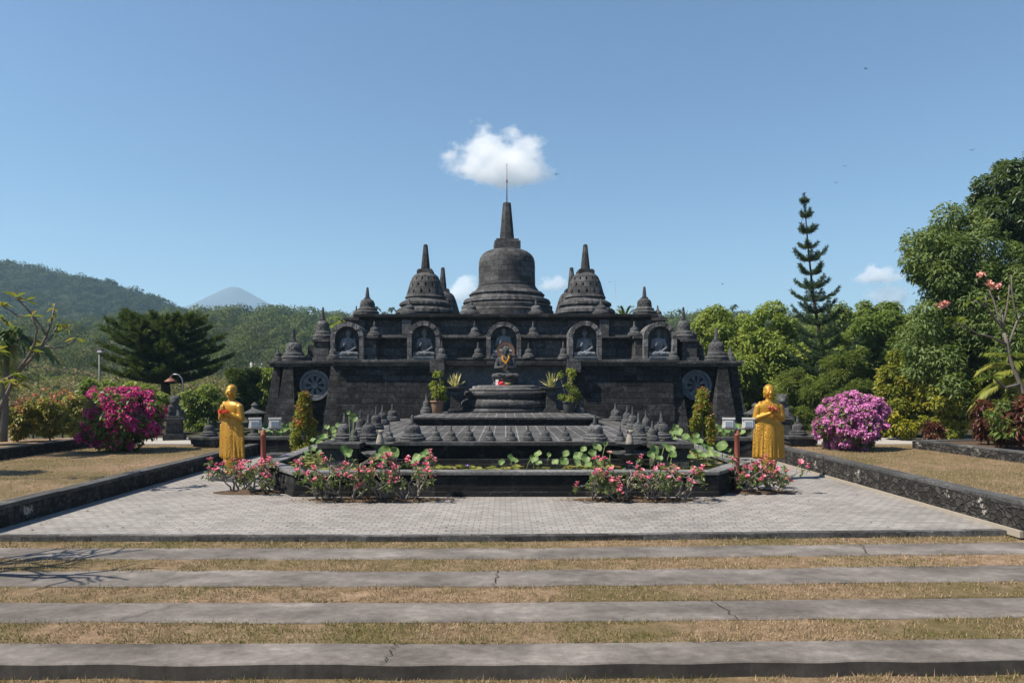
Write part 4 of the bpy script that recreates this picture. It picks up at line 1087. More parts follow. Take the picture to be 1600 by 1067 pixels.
B_PINK = leafmat("orchid_bracts", [(0.425, 0.102, 0.306), (0.544, 0.170, 0.408), (0.629, 0.289, 0.510), (0.493, 0.128, 0.357)], 0.3, .6, .2, (.6, .15, .5))
L_CROTON = leafmat("croton_leaves", [(0.105, 0.132, 0.024), (0.211, 0.211, 0.035), (0.281, 0.228, 0.045), (0.097, 0.132, 0.026), (0.298, 0.078, 0.045)], .3, .45)
L_REDTIP = leafmat("red_new_leaves", [(.30, .03, .02), (.38, .06, .03), (.26, .09, .02)], .3, .4)
L_DEEPRED = leafmat("maroon_leaves", [(.035, .012, .012), (.07, .018, .016), (.12, .03, .022), (.05, .03, .015)], .25, .4)
L_ADE = leafmat("desert_rose_leaves", [(0.063, 0.105, 0.028), (0.105, 0.154, 0.042), (0.168, 0.182, 0.063)], .25, .4)
L_PLUM = leafmat("frangipani_leaves", [(.05, .09, .018), (.09, .14, .025), (.17, .19, .03)], .35, .35)
L_PLUMY = leafmat("yellowing_frangipani_leaves", [(.10, .14, .02), (.20, .21, .03), (.26, .17, .03)], .4, .4)
L_PALM = leafmat("palm_fronds", [(0.031, 0.063, 0.017), (0.056, 0.098, 0.025), (0.084, 0.126, 0.031)], .25, .35)
L_PALMY = leafmat("yellow_palm_fronds", [(.10, .13, .02), (.17, .19, .03), (.24, .23, .05)], .3, .4)
L_AGAVE = leafmat("striped_agave", [(.55, .48, .18), (.66, .60, .30), (.40, .40, .15)], .2, .45)
L_POT = leafmat("pot_shrub_leaves", [(0.100, 0.143, 0.020), (0.172, 0.215, 0.029), (0.286, 0.286, 0.043)], 0.4, .45)
M_BARK = plain("grey_bark", (.14, .125, .11), .95, .1, 0, .45, 7, .02)
M_BARKD = plain("dark_bark", (.045, .036, .03), .95, .1, 0, .45, 7, .02)
M_PLUM = plain("smooth_grey_bark", (.125, .108, .098), .85, .2, 0, .35, 12, .006)
M_ADEB = plain("pale_desert_rose_bark", (.19, .168, .148), .9, .2, 0, .35, 14, .006)
P_ADE = leafmat("desert_rose_petals", [(0.594, 0.081, 0.162), (0.666, 0.171, 0.252), (0.720, 0.360, 0.405), (0.540, 0.045, 0.126), (0.684, 0.234, 0.306)], 0.3, .5, .2, (.8, .2, .3))

def trunk_and_limbs(root, base, top, r0, targets, mat, seed, limb_r=.35):
    m = MB(); base, top = Vector(base), Vector(top)
    p = wob(base, top, 6, .02, seed); m.tube(p, taper(r0, r0*.45, 7), 10)
    rd = random.Random(seed)
    for i, q in enumerate(targets):
        q = Vector(q); t = rd.uniform(.45, 1.0); a = base.lerp(top, t); r = r0*limb_r*rd.uniform(.6, 1.1)
        mid = a.lerp(q, .5)+Vector((0, 0, rd.uniform(-.1, .15)*(q-a).length))
        pts = [a, a.lerp(mid, .5)+Vector((0, 0, .04)), mid, mid.lerp(q, .6), q]
        m.tube(pts, taper(r, r*.25, 5), 6)
    return m.build("trunk", mat, root)
def broad(label, name, cat, cx, cy, rx, rz, Y, zb, n, L, W, mat, bark=None, nb=26, seed=0, ry=None, trunk_px=None, group=None, rf=(.26, .42), r0=.14, hang=.3, shell=.55, up=.6, tr=12, inner=.35, extra=()):
    c = at(cx, cy, Y); sx, sz = rx*Y/F, rz*Y/F; ry = ry or sx*.85
    b = Vector((XP(trunk_px if trunk_px is not None else cx, Y), Y, zb))
    t = thing(name, label, cat, b, 0, group); k = c-b
    bl = crown_blobs((k.x, k.y, k.z), (sx, ry, sz), nb, rf, inner, seed)
    for (ex, ey, erx, erz, en) in extra:
        e = at(ex, ey, Y)-b; bl += crown_blobs((e.x, e.y, e.z), (erx*Y/F, erx*Y/F*.8, erz*Y/F), en, (.16, .34), inner, seed+77)
    bl = [q for q in bl if q[2] > .02]
    foliage("crown" if cat == "tree" else "foliage", bl, n, L, W, mat, t, up=up, hang=hang, shell=shell)
    trunk_and_limbs(t, (0, 0, -.1), (k.x*.6, k.y, max(k.z-sz*.2, .3)), r0, [q[:3] for q in bl[:tr]], bark or M_BARK, seed)
    return t
# ---- right hand trees, from far to near
GT = "trees behind the right lawn"
broad("tall dark leafy tree rising above all others at the right edge", "tree", "tree", 1612, 318, 92, 82, 27, .4, 42000, .16, .065, L_DARK, M_BARKD, 80, 3, rf=(.10, .25), hang=.15, trunk_px=1640, group=GT, r0=.25)
broad("big mango like tree with hanging glossy leaves left of the tallest dark tree", "tree", "tree", 1545, 540, 138, 125, 22.5, .4, 88000, .13, .05, L_MANGO, M_BARKD, 150, 5, trunk_px=1560, group=GT, r0=.22, hang=.22, rf=(.09, .22), inner=.25, up=.8, extra=((1492, 408, 80, 88, 60), (1575, 440, 70, 60, 26)))
broad("bright green leafy tree touching the right corner of the temple", "tree", "tree", 1130, 572, 74, 104, 37, .3, 42000, .17, .085, L_BRIGHT, None, 95, 7, rf=(.10, .22), hang=.0, up=.9, inner=.2, group=GT)
broad("bright green leafy tree behind the right golden statue", "tree", "tree", 1206, 574, 78, 104, 35, .3, 44000, .17, .085, L_BRIGHT, None, 95, 8, rf=(.10, .22), hang=.0, up=.9, inner=.2, group=GT)
broad("mid green leafy tree between the tall Norfolk pine and the mango like tree", "tree", "tree", 1372, 566, 74, 104, 33, .3, 44000, .16, .08, L_MID, None, 95, 9, rf=(.10, .22), hang=.0, up=.9, inner=.2, group=GT)
broad("mid green tree directly behind the leaning Norfolk pine's trunk", "tree", "tree", 1300, 570, 76, 96, 40, .3, 34000, .19, .095, L_MID, None, 85, 10, rf=(.10, .22), hang=.0, up=.9, inner=.2, group=GT)
broad("dim green tree filling the gap below the mango like tree", "tree", "tree", 1455, 600, 76, 86, 30, .4, 18000, .22, .08, L_DARK, None, 18, 31, group=GT)
broad("feathery dark conifer bush behind the orchid pink bougainvillea, left half", "conifer", "conifer", 1248, 630, 42, 62, 28, .4, 28000, .17, .022, L_JUNI, M_BARKD, 30, 11, rf=(.16, .3), group="feathery conifers behind the pink bougainvillea", hang=-.4)
broad("feathery dark conifer bush behind the orchid pink bougainvillea, right half", "conifer", "conifer", 1318, 612, 42, 78, 27, .4, 28000, .17, .022, L_JUNI, M_BARKD, 30, 12, rf=(.16, .3), group="feathery conifers behind the pink bougainvillea", hang=-.4)
GS = "golden leaved shrubs along the right path"
broad("tall golden green shrub right of the orchid pink bougainvillea", "shrub", "shrub", 1412, 620, 48, 78, 24, .4, 15000, .115, .06, L_YELLOW, None, 80, 13, group=GS, r0=.05, rf=(.10, .24), hang=.1, inner=.2)
broad("golden green shrub with bare grey stems near the right bed wall's end", "shrub", "shrub", 1482, 628, 46, 64, 22.5, .5, 12500, .115, .06, L_YELLOW, None, 70, 14, group=GS, r0=.05, rf=(.10, .24), hang=.1, inner=.2)
broad("small round yellow bush at the foot of the tall golden shrub", "shrub", "shrub", 1402, 664, 30, 26, 22.8, .38, 3500, .12, .06, leafmat("yellow_bush_leaves", [(.14, .15, .01), (.25, .23, .015), (.32, .27, .02)], .3), None, 10, 15, group=GS, r0=.03)
GR = "maroon leaved shrubs in the right bed"
for i, (px, py, rx, rz, Y) in enumerate(((1545, 652, 22, 42, 18.5), (1572, 665, 26, 34, 17.6), (1460, 672, 16, 24, 21.0), (1608, 650, 26, 50, 17.0))):
    broad(["maroon leaved shrub left of the orange flowered one in the right bed", "low maroon shrub with coral flowers near the right edge", "small maroon shrub at the end of the right bed wall", "tall maroon shrub at the very right edge"][i], "shrub", "shrub", px, py, rx, rz, Y, .6, 2600, .13, .04, L_DEEPRED, M_BARKD, 12, 40+i, group=GR, r0=.03, rf=(.25, .4))
def blossoms(root, pts, r, mat, n=26, name="blossom", s=.045):
    for p in pts:
        q = np.array([p])+RNG.normal(size=(n, 3))*r
        put(name, leaf_mesh(name, q, RNG.normal(size=(n, 3))+np.array([[0, -.5, .5]]), RNG.normal(size=(n, 3)), s, s*.9, mat, fold=.1, droop=0), root)
P_CORAL = leafmat("coral_petals", [(.62, .12, .08), (.72, .22, .14), (.55, .06, .05)], .25)
P_PLUM = leafmat("frangipani_petals", [(.68, .22, .20), (.76, .42, .30), (.70, .30, .34)], .25)
t = thing("coral_shrub", "sparse shrub with coral pink flower heads at the lower right edge", "shrub", at(1582, 688, 17.2), 0)
m = MB(); hd = []
for i in range(9):
    rd = random.Random(i+70); e = Vector((rd.uniform(-.55, .4), rd.uniform(-.3, .2), rd.uniform(.25, .75))); m.tube(wob((0, 0, 0), e, 4, .05, i), taper(.018, .008, 5), 5); hd.append(e)
m.build("stem", M_BARK, t); blossoms(t, hd, .035, P_CORAL, 24)
foliage("foliage", [(e.x, e.y, e.z-.08, .16, .16, .1) for e in hd], 700, .12, .045, L_MID, t)

# ---- conifers with bottle brush branches
def brush(m_pts, n_per_m, L, W, out):
    """needles all round a branch path; returns arrays"""
    P_, D_, N_ = out
    for a, b in zip(m_pts[:-1], m_pts[1:]):
        a, b = np.array(a), np.array(b); l = np.linalg.norm(b-a); n = max(2, int(n_per_m*l)); d = (b-a)/max(l, 1e-6)
        t = RNG.random(n)[:, None]; P_.append(a+(b-a)*t)
        q = RNG.normal(size=(n, 3)); q -= (q@d)[:, None]*d; q = unit(q)
        D_.append(unit(q*.8+d*.7+np.array([[0, 0, .35]]))); N_.append(RNG.normal(size=(n, 3)))
def conifer(name, label, base, path, whorls, mat, needle, dens, bark, r0, seed, curve=.35, side=True):
    """path: trunk points; whorls: (t along trunk 0..1, reach, count, rise)"""
    t = thing(name, label, "tree", base); base = Vector(base); rd = random.Random(seed)
    pts = [Vector(p)-base for p in path]
    m = MB(); m.tube(pts, taper(r0, r0*.12, len(pts)), 8)
    out = ([], [], [])
    def on(tt):
        k = tt*(len(pts)-1); i = min(int(k), len(pts)-2); return pts[i].lerp(pts[i+1], k-i)
    for tt, reach, cnt, rise in whorls:
        o = on(tt); a0 = rd.uniform(0, 6.28)
        for j in range(cnt):
            a = a0+2*math.pi*j/cnt+rd.uniform(-.25, .25); R_ = reach*rd.uniform(.75, 1.1)
            d = Vector((math.cos(a), math.sin(a), 0)); bp = []
            for k in range(6):
                u = k/5; bp.append(o+d*R_*u+Vector((0, 0, rise*R_*u+curve*R_*u*u)))
            m.tube(bp, taper(max(.012, r0*.18), .006, 6), 5)
            brush(bp[1:], dens, *needle, out)
            if side:
                for k in (1, 2, 3, 4):
                    for sg in (-1, 1):
                        l = R_*.42*(1-k/7)*rd.uniform(.7, 1.1); e = bp[k]+(d*.75+Vector((-d.y, d.x, 0))*sg*.8).normalized()*l+Vector((0, 0, l*.3))
                        brush([bp[k], bp[k].lerp(e, .5)+Vector((0, 0, -.02)), e], dens, *needle, out)
    brush([on(.93), on(1.0)], dens, *needle, out)
    m.build("trunk", bark, t)
    P_, D_, N_ = (np.concatenate(q) for q in out)
    put("crown", leaf_mesh("crown", P_, D_, N_, needle[0]*(.8+.4*RNG.random(len(P_))), needle[1], mat, fold=0, droop=.05), t)
    return t
Y = 30
wh = []
for i in range(14):
    u = i/13; wh.append((.22+.75*u**.95, (1.45-1.25*u**1.05)*(1+.14*math.sin(i*2.3)), 4+(i % 2), .05+.25*u+.12*math.sin(i*1.7)))
conifer("norfolk_pine", "tall slender leaning Norfolk pine with upswept tiered branches", at(1303, 652, Y), [at(1303, 655, Y), at(1296, 590, Y), at(1282, 530, Y), at(1271, 465, Y), at(1263, 390, Y), at(1256, 304, Y)], wh, L_NORF, (.15, .022), 200, M_BARKD, .12, 3, .5)
Y = 31
wh = []
for i in range(9):
    u = i/8; wh.append((.30+.66*u, 2.75-1.2*u**1.6, 8, .10+.10*u))
conifer("dark_pine", "broad dark pine with layered upswept branches left of the temple", at(258, 655, Y), [at(258, 658, Y), at(259, 610, Y), at(256, 560, Y), at(254, 528, Y), at(253, 506, Y)], wh, L_NEEDLE, (.19, .03), 250, M_BARKD, .26, 9, .20)

# ---- left side
GL = "bushes behind the left lawn"
broad("sunlit pale green bush between the dark pine's trunk and the left golden statue", "shrub", "shrub", 312, 640, 36, 42, 28, .33, 6000, .17, .06, L_MID, None, 16, 21, group=GL, r0=.05)
broad("dark upright cypress behind the left golden statue", "cypress", "tree", 368, 618, 24, 48, 27, .33, 16000, .15, .03, L_NEEDLE, M_BARKD, 22, 22, rf=(.2, .32), hang=-.6)
broad("second dark cypress just right of the left golden statue's head", "cypress", "tree", 392, 612, 17, 46, 32, .33, 9000, .17, .03, L_NEEDLE, M_BARKD, 18, 25, rf=(.2, .32), hang=-.6)
broad("bright yellow green bush against the temple's left wing", "shrub", "shrub", 418, 625, 26, 62, 34, .33, 9000, .22, .085, L_BRIGHT, None, 18, 23, group=GL)
broad("leafy green bush behind the magenta bougainvillea", "shrub", "shrub", 150, 628, 40, 36, 25, .33, 6500, .17, .06, L_MID, None, 16, 24, group=GL, r0=.05)
broad("green and pale bush at the right shoulder of the magenta bougainvillea", "shrub", "shrub", 222, 625, 34, 34, 26, .33, 5500, .17, .06, L_BRIGHT, None, 16, 26, group=GL, r0=.05)
GC = "croton shrubs in the far left flower bed"
CL = ["red and green croton bush beside the palm trunk at the far left", "yellow green croton bush second from the palm trunk", "orange tinged croton bush in the middle of the left bed", "yellow croton bush with grey stems right of the orange tinged one",
      "croton bush with red tips touching the magenta bougainvillea", "croton bush at the left picture edge"]
for i, (px, py, rx, rz, Y) in enumerate(((28, 655, 24, 30, 20.5), (52, 652, 22, 28, 22), (78, 650, 24, 32, 21), (98, 655, 20, 28, 22.5), (118, 648, 20, 34, 23.5), (-14, 650, 28, 36, 19.5))):
    t = broad(CL[i], "croton_shrub", "shrub", px, py, rx, rz, Y, .5, 4200, .095, .045, L_CROTON, None, 20, 60+i, group=GC, r0=.03, rf=(.25, .4))
    k = RNG.normal(size=(5, 3))*np.array([[.25, .2, .12]])+np.array([[0, -.2, (690-py+rz*.7)*Y/F]]); blossoms(t, k, .05, P_CORAL, 16, s=.05)
def bush(name, label, px, base_py, wpx, top_py, Y, zb, nl, nf, flmat, cover, seed, fs=.075):
    t = thing(name, label, "bush", (XP(px, Y), Y, zb)); h = ZP(top_py, Y)-zb; rx = wpx/2*Y/F
    bl = crown_blobs((0, 0, h*.50), (rx, rx*.85, h*.52), 46 if cover < .9 else 80, (.2, .3), .5 if cover < .9 else .62, seed); bl = [q for q in bl if q[2] > .1]
    foliage("foliage", bl, nl, .10, .055, L_BOUG, t, shell=.5)
    n2 = int(len(bl)*cover); rd = random.Random(seed); sel = rd.sample(bl, n2)
    sub = []
    for q in sel:
        for j in range(5):
            a = Vector((rd.gauss(0, 1), rd.gauss(0, 1)-.3, rd.gauss(0, 1)+.4)).normalized(); k = rd.uniform(.12, .34) if cover < .95 else rd.uniform(.3, .55)
            sub.append((q[0]+a.x*q[3]*.85, q[1]+a.y*q[4]*.85, q[2]+a.z*q[5]*.85, q[3]*k, q[4]*k, q[5]*k))
    o = foliage("blossom", sub, nf, fs, fs*.85, flmat, t, shell=.4, hang=.0, jit=1.2); tag(o, kind='stuff')
    trunk_and_limbs(t, (0, 0, -.05), (0, 0, h*.5), .06, [q[:3] for q in bl[:16]], M_BARK, seed); return t
bush("bougainvillea", "large magenta and green bougainvillea bush on the left lawn", 186, 703, 130, 604, 19.9, ZL-.05, 14000, 16000, B_MAG, .97, 5)
bush("bougainvillea", "round orchid pink bougainvillea bush on the right lawn, almost all blossom", 1327, 698, 112, 610, 19.4, ZR-.05, 6000, 52000, B_PINK, 1.0, 6, .06)

# cone shaped shrubs with red tips by the pond
for px, top, Y, lb, s in ((482, 617, 20.2, "narrow cone shrub with red new tips left of the pond", 1), (1091, 609, 20.0, "narrow cone shrub with orange red tips right of the pond", 2)):
    X = XP(px, Y); X = X+(-.12 if X < 0 else .12); zb = .0
    t = thing("cone_shrub", lb, "shrub", (X, Y, zb), 0, "cone shrubs beside the pond"); h = ZP(top, Y)-zb
    bl = []; rd = random.Random(s)
    for i in range(46):
        u = .12+.86*rd.random(); r = .36*min(1, (1-u)*1.75+.06)*min(1, .55+u*2); a = rd.uniform(0, 6.28)
        bl.append((r*.75*math.cos(a), r*.75*math.sin(a), u*h, .12, .12, .15))
    foliage("foliage", bl, 6500, .075, .032, L_YELLOW if s == 1 else L_POT, t, hang=-.3, shell=.3)
    tip = [q for q in bl if q[2] > h*(.45 if s == 1 else .25)]; tip = [(q[0]*1.12, q[1]*1.12, q[2]+.05, .09, .09, .12) for q in tip]
    foliage("red_tips", tip, 1500, .07, .028, L_REDTIP, t, hang=-.5, shell=.4)
    MB().tube([(0, 0, 0), (0, 0, h*.8)], [.035, .012], 6).build("stem", M_BARK, t)

# shrubs in the two pots, agaves on the two stands
for px, Y, lb, sd, s in ((683.5, 24.5, "leafy yellow green shrub growing in the terracotta pot", 1, 1.0), (889, 24.5, "taller loose shrub growing in the grey pot", 2, 1.1)):
    t = thing("potted_shrub", lb, "shrub", (XP(px, Y), Y, UZ+.36)); rd = random.Random(sd+30); bl = []; m = MB()
    for i in range(16):
        u = rd.random(); r = (.30*(1-u*.55) if sd == 1 else .2+.12*math.sin(u*9)); a = rd.uniform(0, 6.28); e = Vector((r*.8*math.cos(a)+.05*(u-.3)*(1 if sd == 1 else -2), r*.7*math.sin(a), .12+u*.92*s))
        bl.append((e.x, e.y, e.z, .15-.05*u, .14-.04*u, .11)); m.tube(wob((0, 0, 0), e, 3, .05, i), taper(.012, .005, 4), 5)
    foliage("foliage", bl, 1500, .075, .038, L_POT, t, shell=.3); m.build("stem", M_BARK, t)
for px, lb, sd in ((711, "pale yellow striped agave on the left stone stand", 1), (861, "pale yellow striped agave on the right stone stand", 2)):
    Y = 25.2; t = thing("agave", lb, "plant", (XP(px, Y), Y, UZ+.88)); m = MB(); rd = random.Random(sd)
    for i in range(30):
        a = i*2.4+rd.uniform(-.2, .2); e = rd.uniform(.35, 1.35) if i > 8 else rd.uniform(1.1, 1.5); L = rd.uniform(.42, .60)*(1.1 if e > 1 else 1); d = Vector((math.cos(a)*math.cos(e), math.sin(a)*math.cos(e), math.sin(e))); sd_ = Vector((-math.sin(a), math.cos(a), 0))
        vs = []; n = 5
        for k in range(n+1):
            u = k/n; c = d*L*u-Vector((0, 0, .10*u*u*math.cos(e))); wd = .040*(1-u**1.8)*(1 if u > 0 else .7)+.001; nr = sd_.cross(d)
            vs += [c-sd_*wd+nr*wd*.4, c, c+sd_*wd+nr*wd*.4]
        fs = []
        for k in range(n):
            for j in range(2): p = k*3+j; fs.append((p, p+1, p+4, p+3))
        m.add(vs, fs)
    me = m.mesh("leaf_rosette", L_AGAVE); a_ = me.attributes.new("rnd", 'FLOAT', 'FACE'); q = np.repeat(RNG.random(30), 10); a_.data.foreach_set("value", q[:len(me.polygons)].astype(np.float32)); put("leaf_rosette", me, t)

# ---- palms
def frond(m, o, a, rise, L, droop, leaf, seed, lw=.03):
    rd = random.Random(seed); pts = []
    d = Vector((math.cos(a), math.sin(a), 0))
    for k in range(9):
        u = k/8; pts.append(o+d*L*u*math.cos(rise)*(1-.12*u)+Vector((0, 0, L*u*math.sin(rise)-droop*L*u*u)))
    m.tube(pts, taper(.016, .004, 9), 4)
    for k in range(1, 9):
        for j in range(5):
            u = (k-1+j/5)/8; i = min(int(u*8), 7); c = pts[i].lerp(pts[i+1], u*8-i); t = (pts[i+1]-pts[i]).normalized()
            for sg in (-1, 1):
                s = Vector((-d.y, d.x, 0))*sg; l = leaf*(1-.75*abs(u-.45)**1.3)*rd.uniform(.85, 1.1)
                q = (s*.75+t*.75+Vector((0, 0, .05))).normalized(); e = c+q*l-Vector((0, 0, l*.4)); md = c+q*l*.5+Vector((0, 0, -l*.06)); n = q.cross(Vector((0, 0, 1))).normalized()*lw/2
                m.add([c-n*.5, c+n*.5, md+n, md-n, e], [(0, 1, 2, 3), (3, 2, 4)])
def palm(label, base, top, nf, L, leaf, mat, seed, droop=.55, trunk=.09, group=None, az=None, lw=.03):
    t = thing("palm", label, "palm", base, 0, group); k = Vector(top)-Vector(base); rd = random.Random(seed)
    if trunk: MB().tube(wob((0, 0, 0), k, 6, .01, seed), taper(trunk, trunk*.75, 7), 10).build("trunk", M_BARK, t)
    for i in range(nf):
        a = (i*2.4+rd.uniform(-.2, .2)) if az is None else az[i]; m = MB(); frond(m, k, a, rd.uniform(-.1, 1.25), L*rd.uniform(.85, 1.1), droop*rd.uniform(.8, 1.2), leaf, seed*50+i, lw)
        me = m.mesh("frond", mat); at_ = me.attributes.new("rnd", 'FLOAT', 'FACE'); at_.data.foreach_set("value", np.full(len(me.polygons), rd.random(), np.float32)); put("frond", me, t)
    return t
palm("palm with drooping dark fronds at the far left edge", at(6, 690, 18.5), at(10, 538, 18.5), 22, 1.45, .45, L_PALM, 3, .8)
palm("yellow green palm clump reaching in low at the right edge", at(1606, 640, 18.6), at(1606, 588, 18.6), 12, 1.55, .50, L_PALMY, 5, .5, .05, az=[2.6, 2.9, 3.1, 3.3, 2.3, 3.6, 2.0, 1.2, .2, -.5, 2.75, 3.0])
palm("bright palm tuft above the temple's left shoulder", at(541, 655, 42), at(541, 512, 42), 16, 1.7, .5, L_BRIGHT, 7, .4, .07, "palm tufts behind the temple", lw=.06)
palm("bright palm tuft above the temple's right shoulder", at(976, 655, 42), at(976, 505, 42), 16, 1.7, .5, L_BRIGHT, 8, .4, .07, "palm tufts behind the temple", lw=.06)

# ---- frangipani (plumeria)
def frangipani(label, base, paths, Y, tips, r0, leafmat_, L, W, seed, flowers=(), nleaf=7):
    t = thing("frangipani", label, "tree", base); b = Vector(base); m = MB(); rd = random.Random(seed)
    for i, (pp, ra, rb, dy) in enumerate(paths):
        pts = []
        n = len(pp)
        for k, (px, py) in enumerate(pp): pts.append(at(px, py, Y+dy*(k/(n-1)))-b)
        fine = []
        for k in range(n-1):
            fine += [pts[k], pts[k].lerp(pts[k+1], .5)+Vector((rd.uniform(-1, 1), rd.uniform(-1, 1), rd.uniform(-1, 1)))*.012]
        fine.append(pts[-1]); m.tube(fine, taper(ra, rb, len(fine)), 8)
    m.build("trunk", M_PLUM, t)
    pos, dd, nn = [], [], []
    for (px, py, dy, k) in tips:
        c = at(px, py, Y+dy)-b
        for j in range(k):
            a = rd.uniform(0, 6.28); e = rd.uniform(-.3, .9); d = Vector((math.cos(a)*math.cos(e), math.sin(a)*math.cos(e), math.sin(e))); pos.append(c); dd.append(d); nn.append((-d.x*d.z, -d.y*d.z, 1))
    n = len(pos)
    put("foliage", leaf_mesh("foliage", np.array(pos), np.array(dd), np.array(nn), L*(.7+.5*RNG.random(n)), W, leafmat_, fold=.12, droop=.3), t)
    if flowers: blossoms(t, [at(px, py, Y+dy)-b for px, py, dy in flowers], .032, P_PLUM, 30, "flower_head", .075)
    return t
frangipani("nearly bare frangipani with few yellow leaves leaning in from the left edge", at(-72, 712, 14),
    [(((-72, 716), (-30, 668), (0, 638), (25, 584)), .06, .036, .0), (((25, 584), (50, 560), (66, 538), (74, 520)), .034, .026, .1), (((74, 520), (81, 500), (84, 481)), .024, .016, .2),
     (((25, 584), (42, 560), (55, 535), (58, 515), (49, 494)), .03, .016, -.3), (((72, 524), (56, 500), (40, 480), (25, 465)), .022, .014, -.1), (((72, 534), (84, 522), (91, 508)), .022, .016, .3),
     (((70, 541), (88, 544), (104, 540), (120, 528)), .020, .014, .2), (((25, 584), (8, 592), (-20, 600)), .024, .016, -.2), (((0, 638), (-20, 600), (-40, 560)), .03, .02, .2), (((49, 494), (25, 492), (2, 478)), .016, .012, .1)],
    14, [(25, 465, -.1, 5), (84, 481, .2, 3), (91, 508, .3, 5), (118, 528, .2, 3), (49, 494, -.3, 4), (45, 548, -.2, 4), (20, 586, -.2, 6), (2, 478, .1, 5), (-20, 600, -.2, 7), (100, 515, .3, 3), (40, 470, 0, 3), (4, 500, -.3, 8), (-4, 548, -.2, 8), (12, 596, -.3, 8), (28, 600, -.2, 6), (66, 536, .2, 3), (-20, 470, -.2, 9), (85, 497, .2, 3)], .05, L_PLUMY, .27, .075, 4)
frangipani("grey branched frangipani with coral pink flower heads at the right edge", at(1612, 690, 17.5),
    [(((1612, 694), (1606, 640), (1594, 600), (1578, 560), (1569, 520)), .065, .036, 0), (((1572, 538), (1552, 528), (1528, 522), (1496, 505)), .032, .016, -.5), (((1569, 515), (1556, 500), (1541, 478), (1522, 470)), .026, .015, -.2),
     (((1566, 508), (1558, 490), (1552, 468), (1545, 452)), .024, .015, .1), (((1569, 518), (1566, 490), (1560, 462)), .024, .015, .3), (((1569, 505), (1574, 475), (1577, 445)), .024, .014, .0), (((1541, 478), (1540, 462)), .018, .014, 0),
     (((1594, 600), (1570, 606), (1552, 590), (1545, 578)), .035, .02, -.4), (((1576, 540), (1590, 500), (1606, 480), (1620, 450)), .03, .016, .2), (((1590, 500), (1583, 470), (1580, 430)), .02, .013, -.1)],
    17.5, [(1496, 503, -.5, 9), (1545, 590, -.4, 10), (1560, 470, .3, 4), (1577, 468, 0, 3), (1600, 530, .1, 12), (1590, 560, -.2, 10), (1606, 480, .2, 9), (1522, 470, -.2, 3)], .05, L_PLUM, .36, .10, 6,
    flowers=[(1478, 475, -.5), (1471, 477, -.5), (1545, 444, .1), (1552, 448, .1), (1533, 430, .1), (1560, 447, .2)])
def bare_tree(label, base, h, seed):
    t = thing("bare_tree", label, "tree", base); m = MB(); rd = random.Random(seed)
    def grow(p, d, L, r, k):
        e = p+d*L; mid = p.lerp(e, .5)+Vector((rd.uniform(-1, 1), rd.uniform(-1, 1), rd.uniform(-1, 1)))*.07*L
        m.tube([p, mid, e], [r, r*.88, r*.76], 6)
        if k == 0: return
        for j in range(2 if rd.random() < .6 else 3):
            a = Vector((rd.gauss(0, 1), rd.gauss(0, 1), rd.gauss(0, .8)+.3)).normalized()
            grow(e, (d*.9+a*.75).normalized(), L*rd.uniform(.66, .85), r*.68, k-1)
    grow(Vector((0, 0, 0)), Vector((.22, .05, 1)).normalized(), h*.3, .13, 5); m.build("trunk", M_PLUM, t); return t
bare_tree("leafless branching tree at the left whose shadow falls across the concrete paths", (-10.1, 7.7, -.27), 5.0, 12)

broad("small leafy tree just outside the left edge that dapples the left lawn with shade", "tree", "tree", -205, 528, 62, 42, 14.2, .3, 1700, .2, .08, L_MID, None, 14, 51, r0=.06)
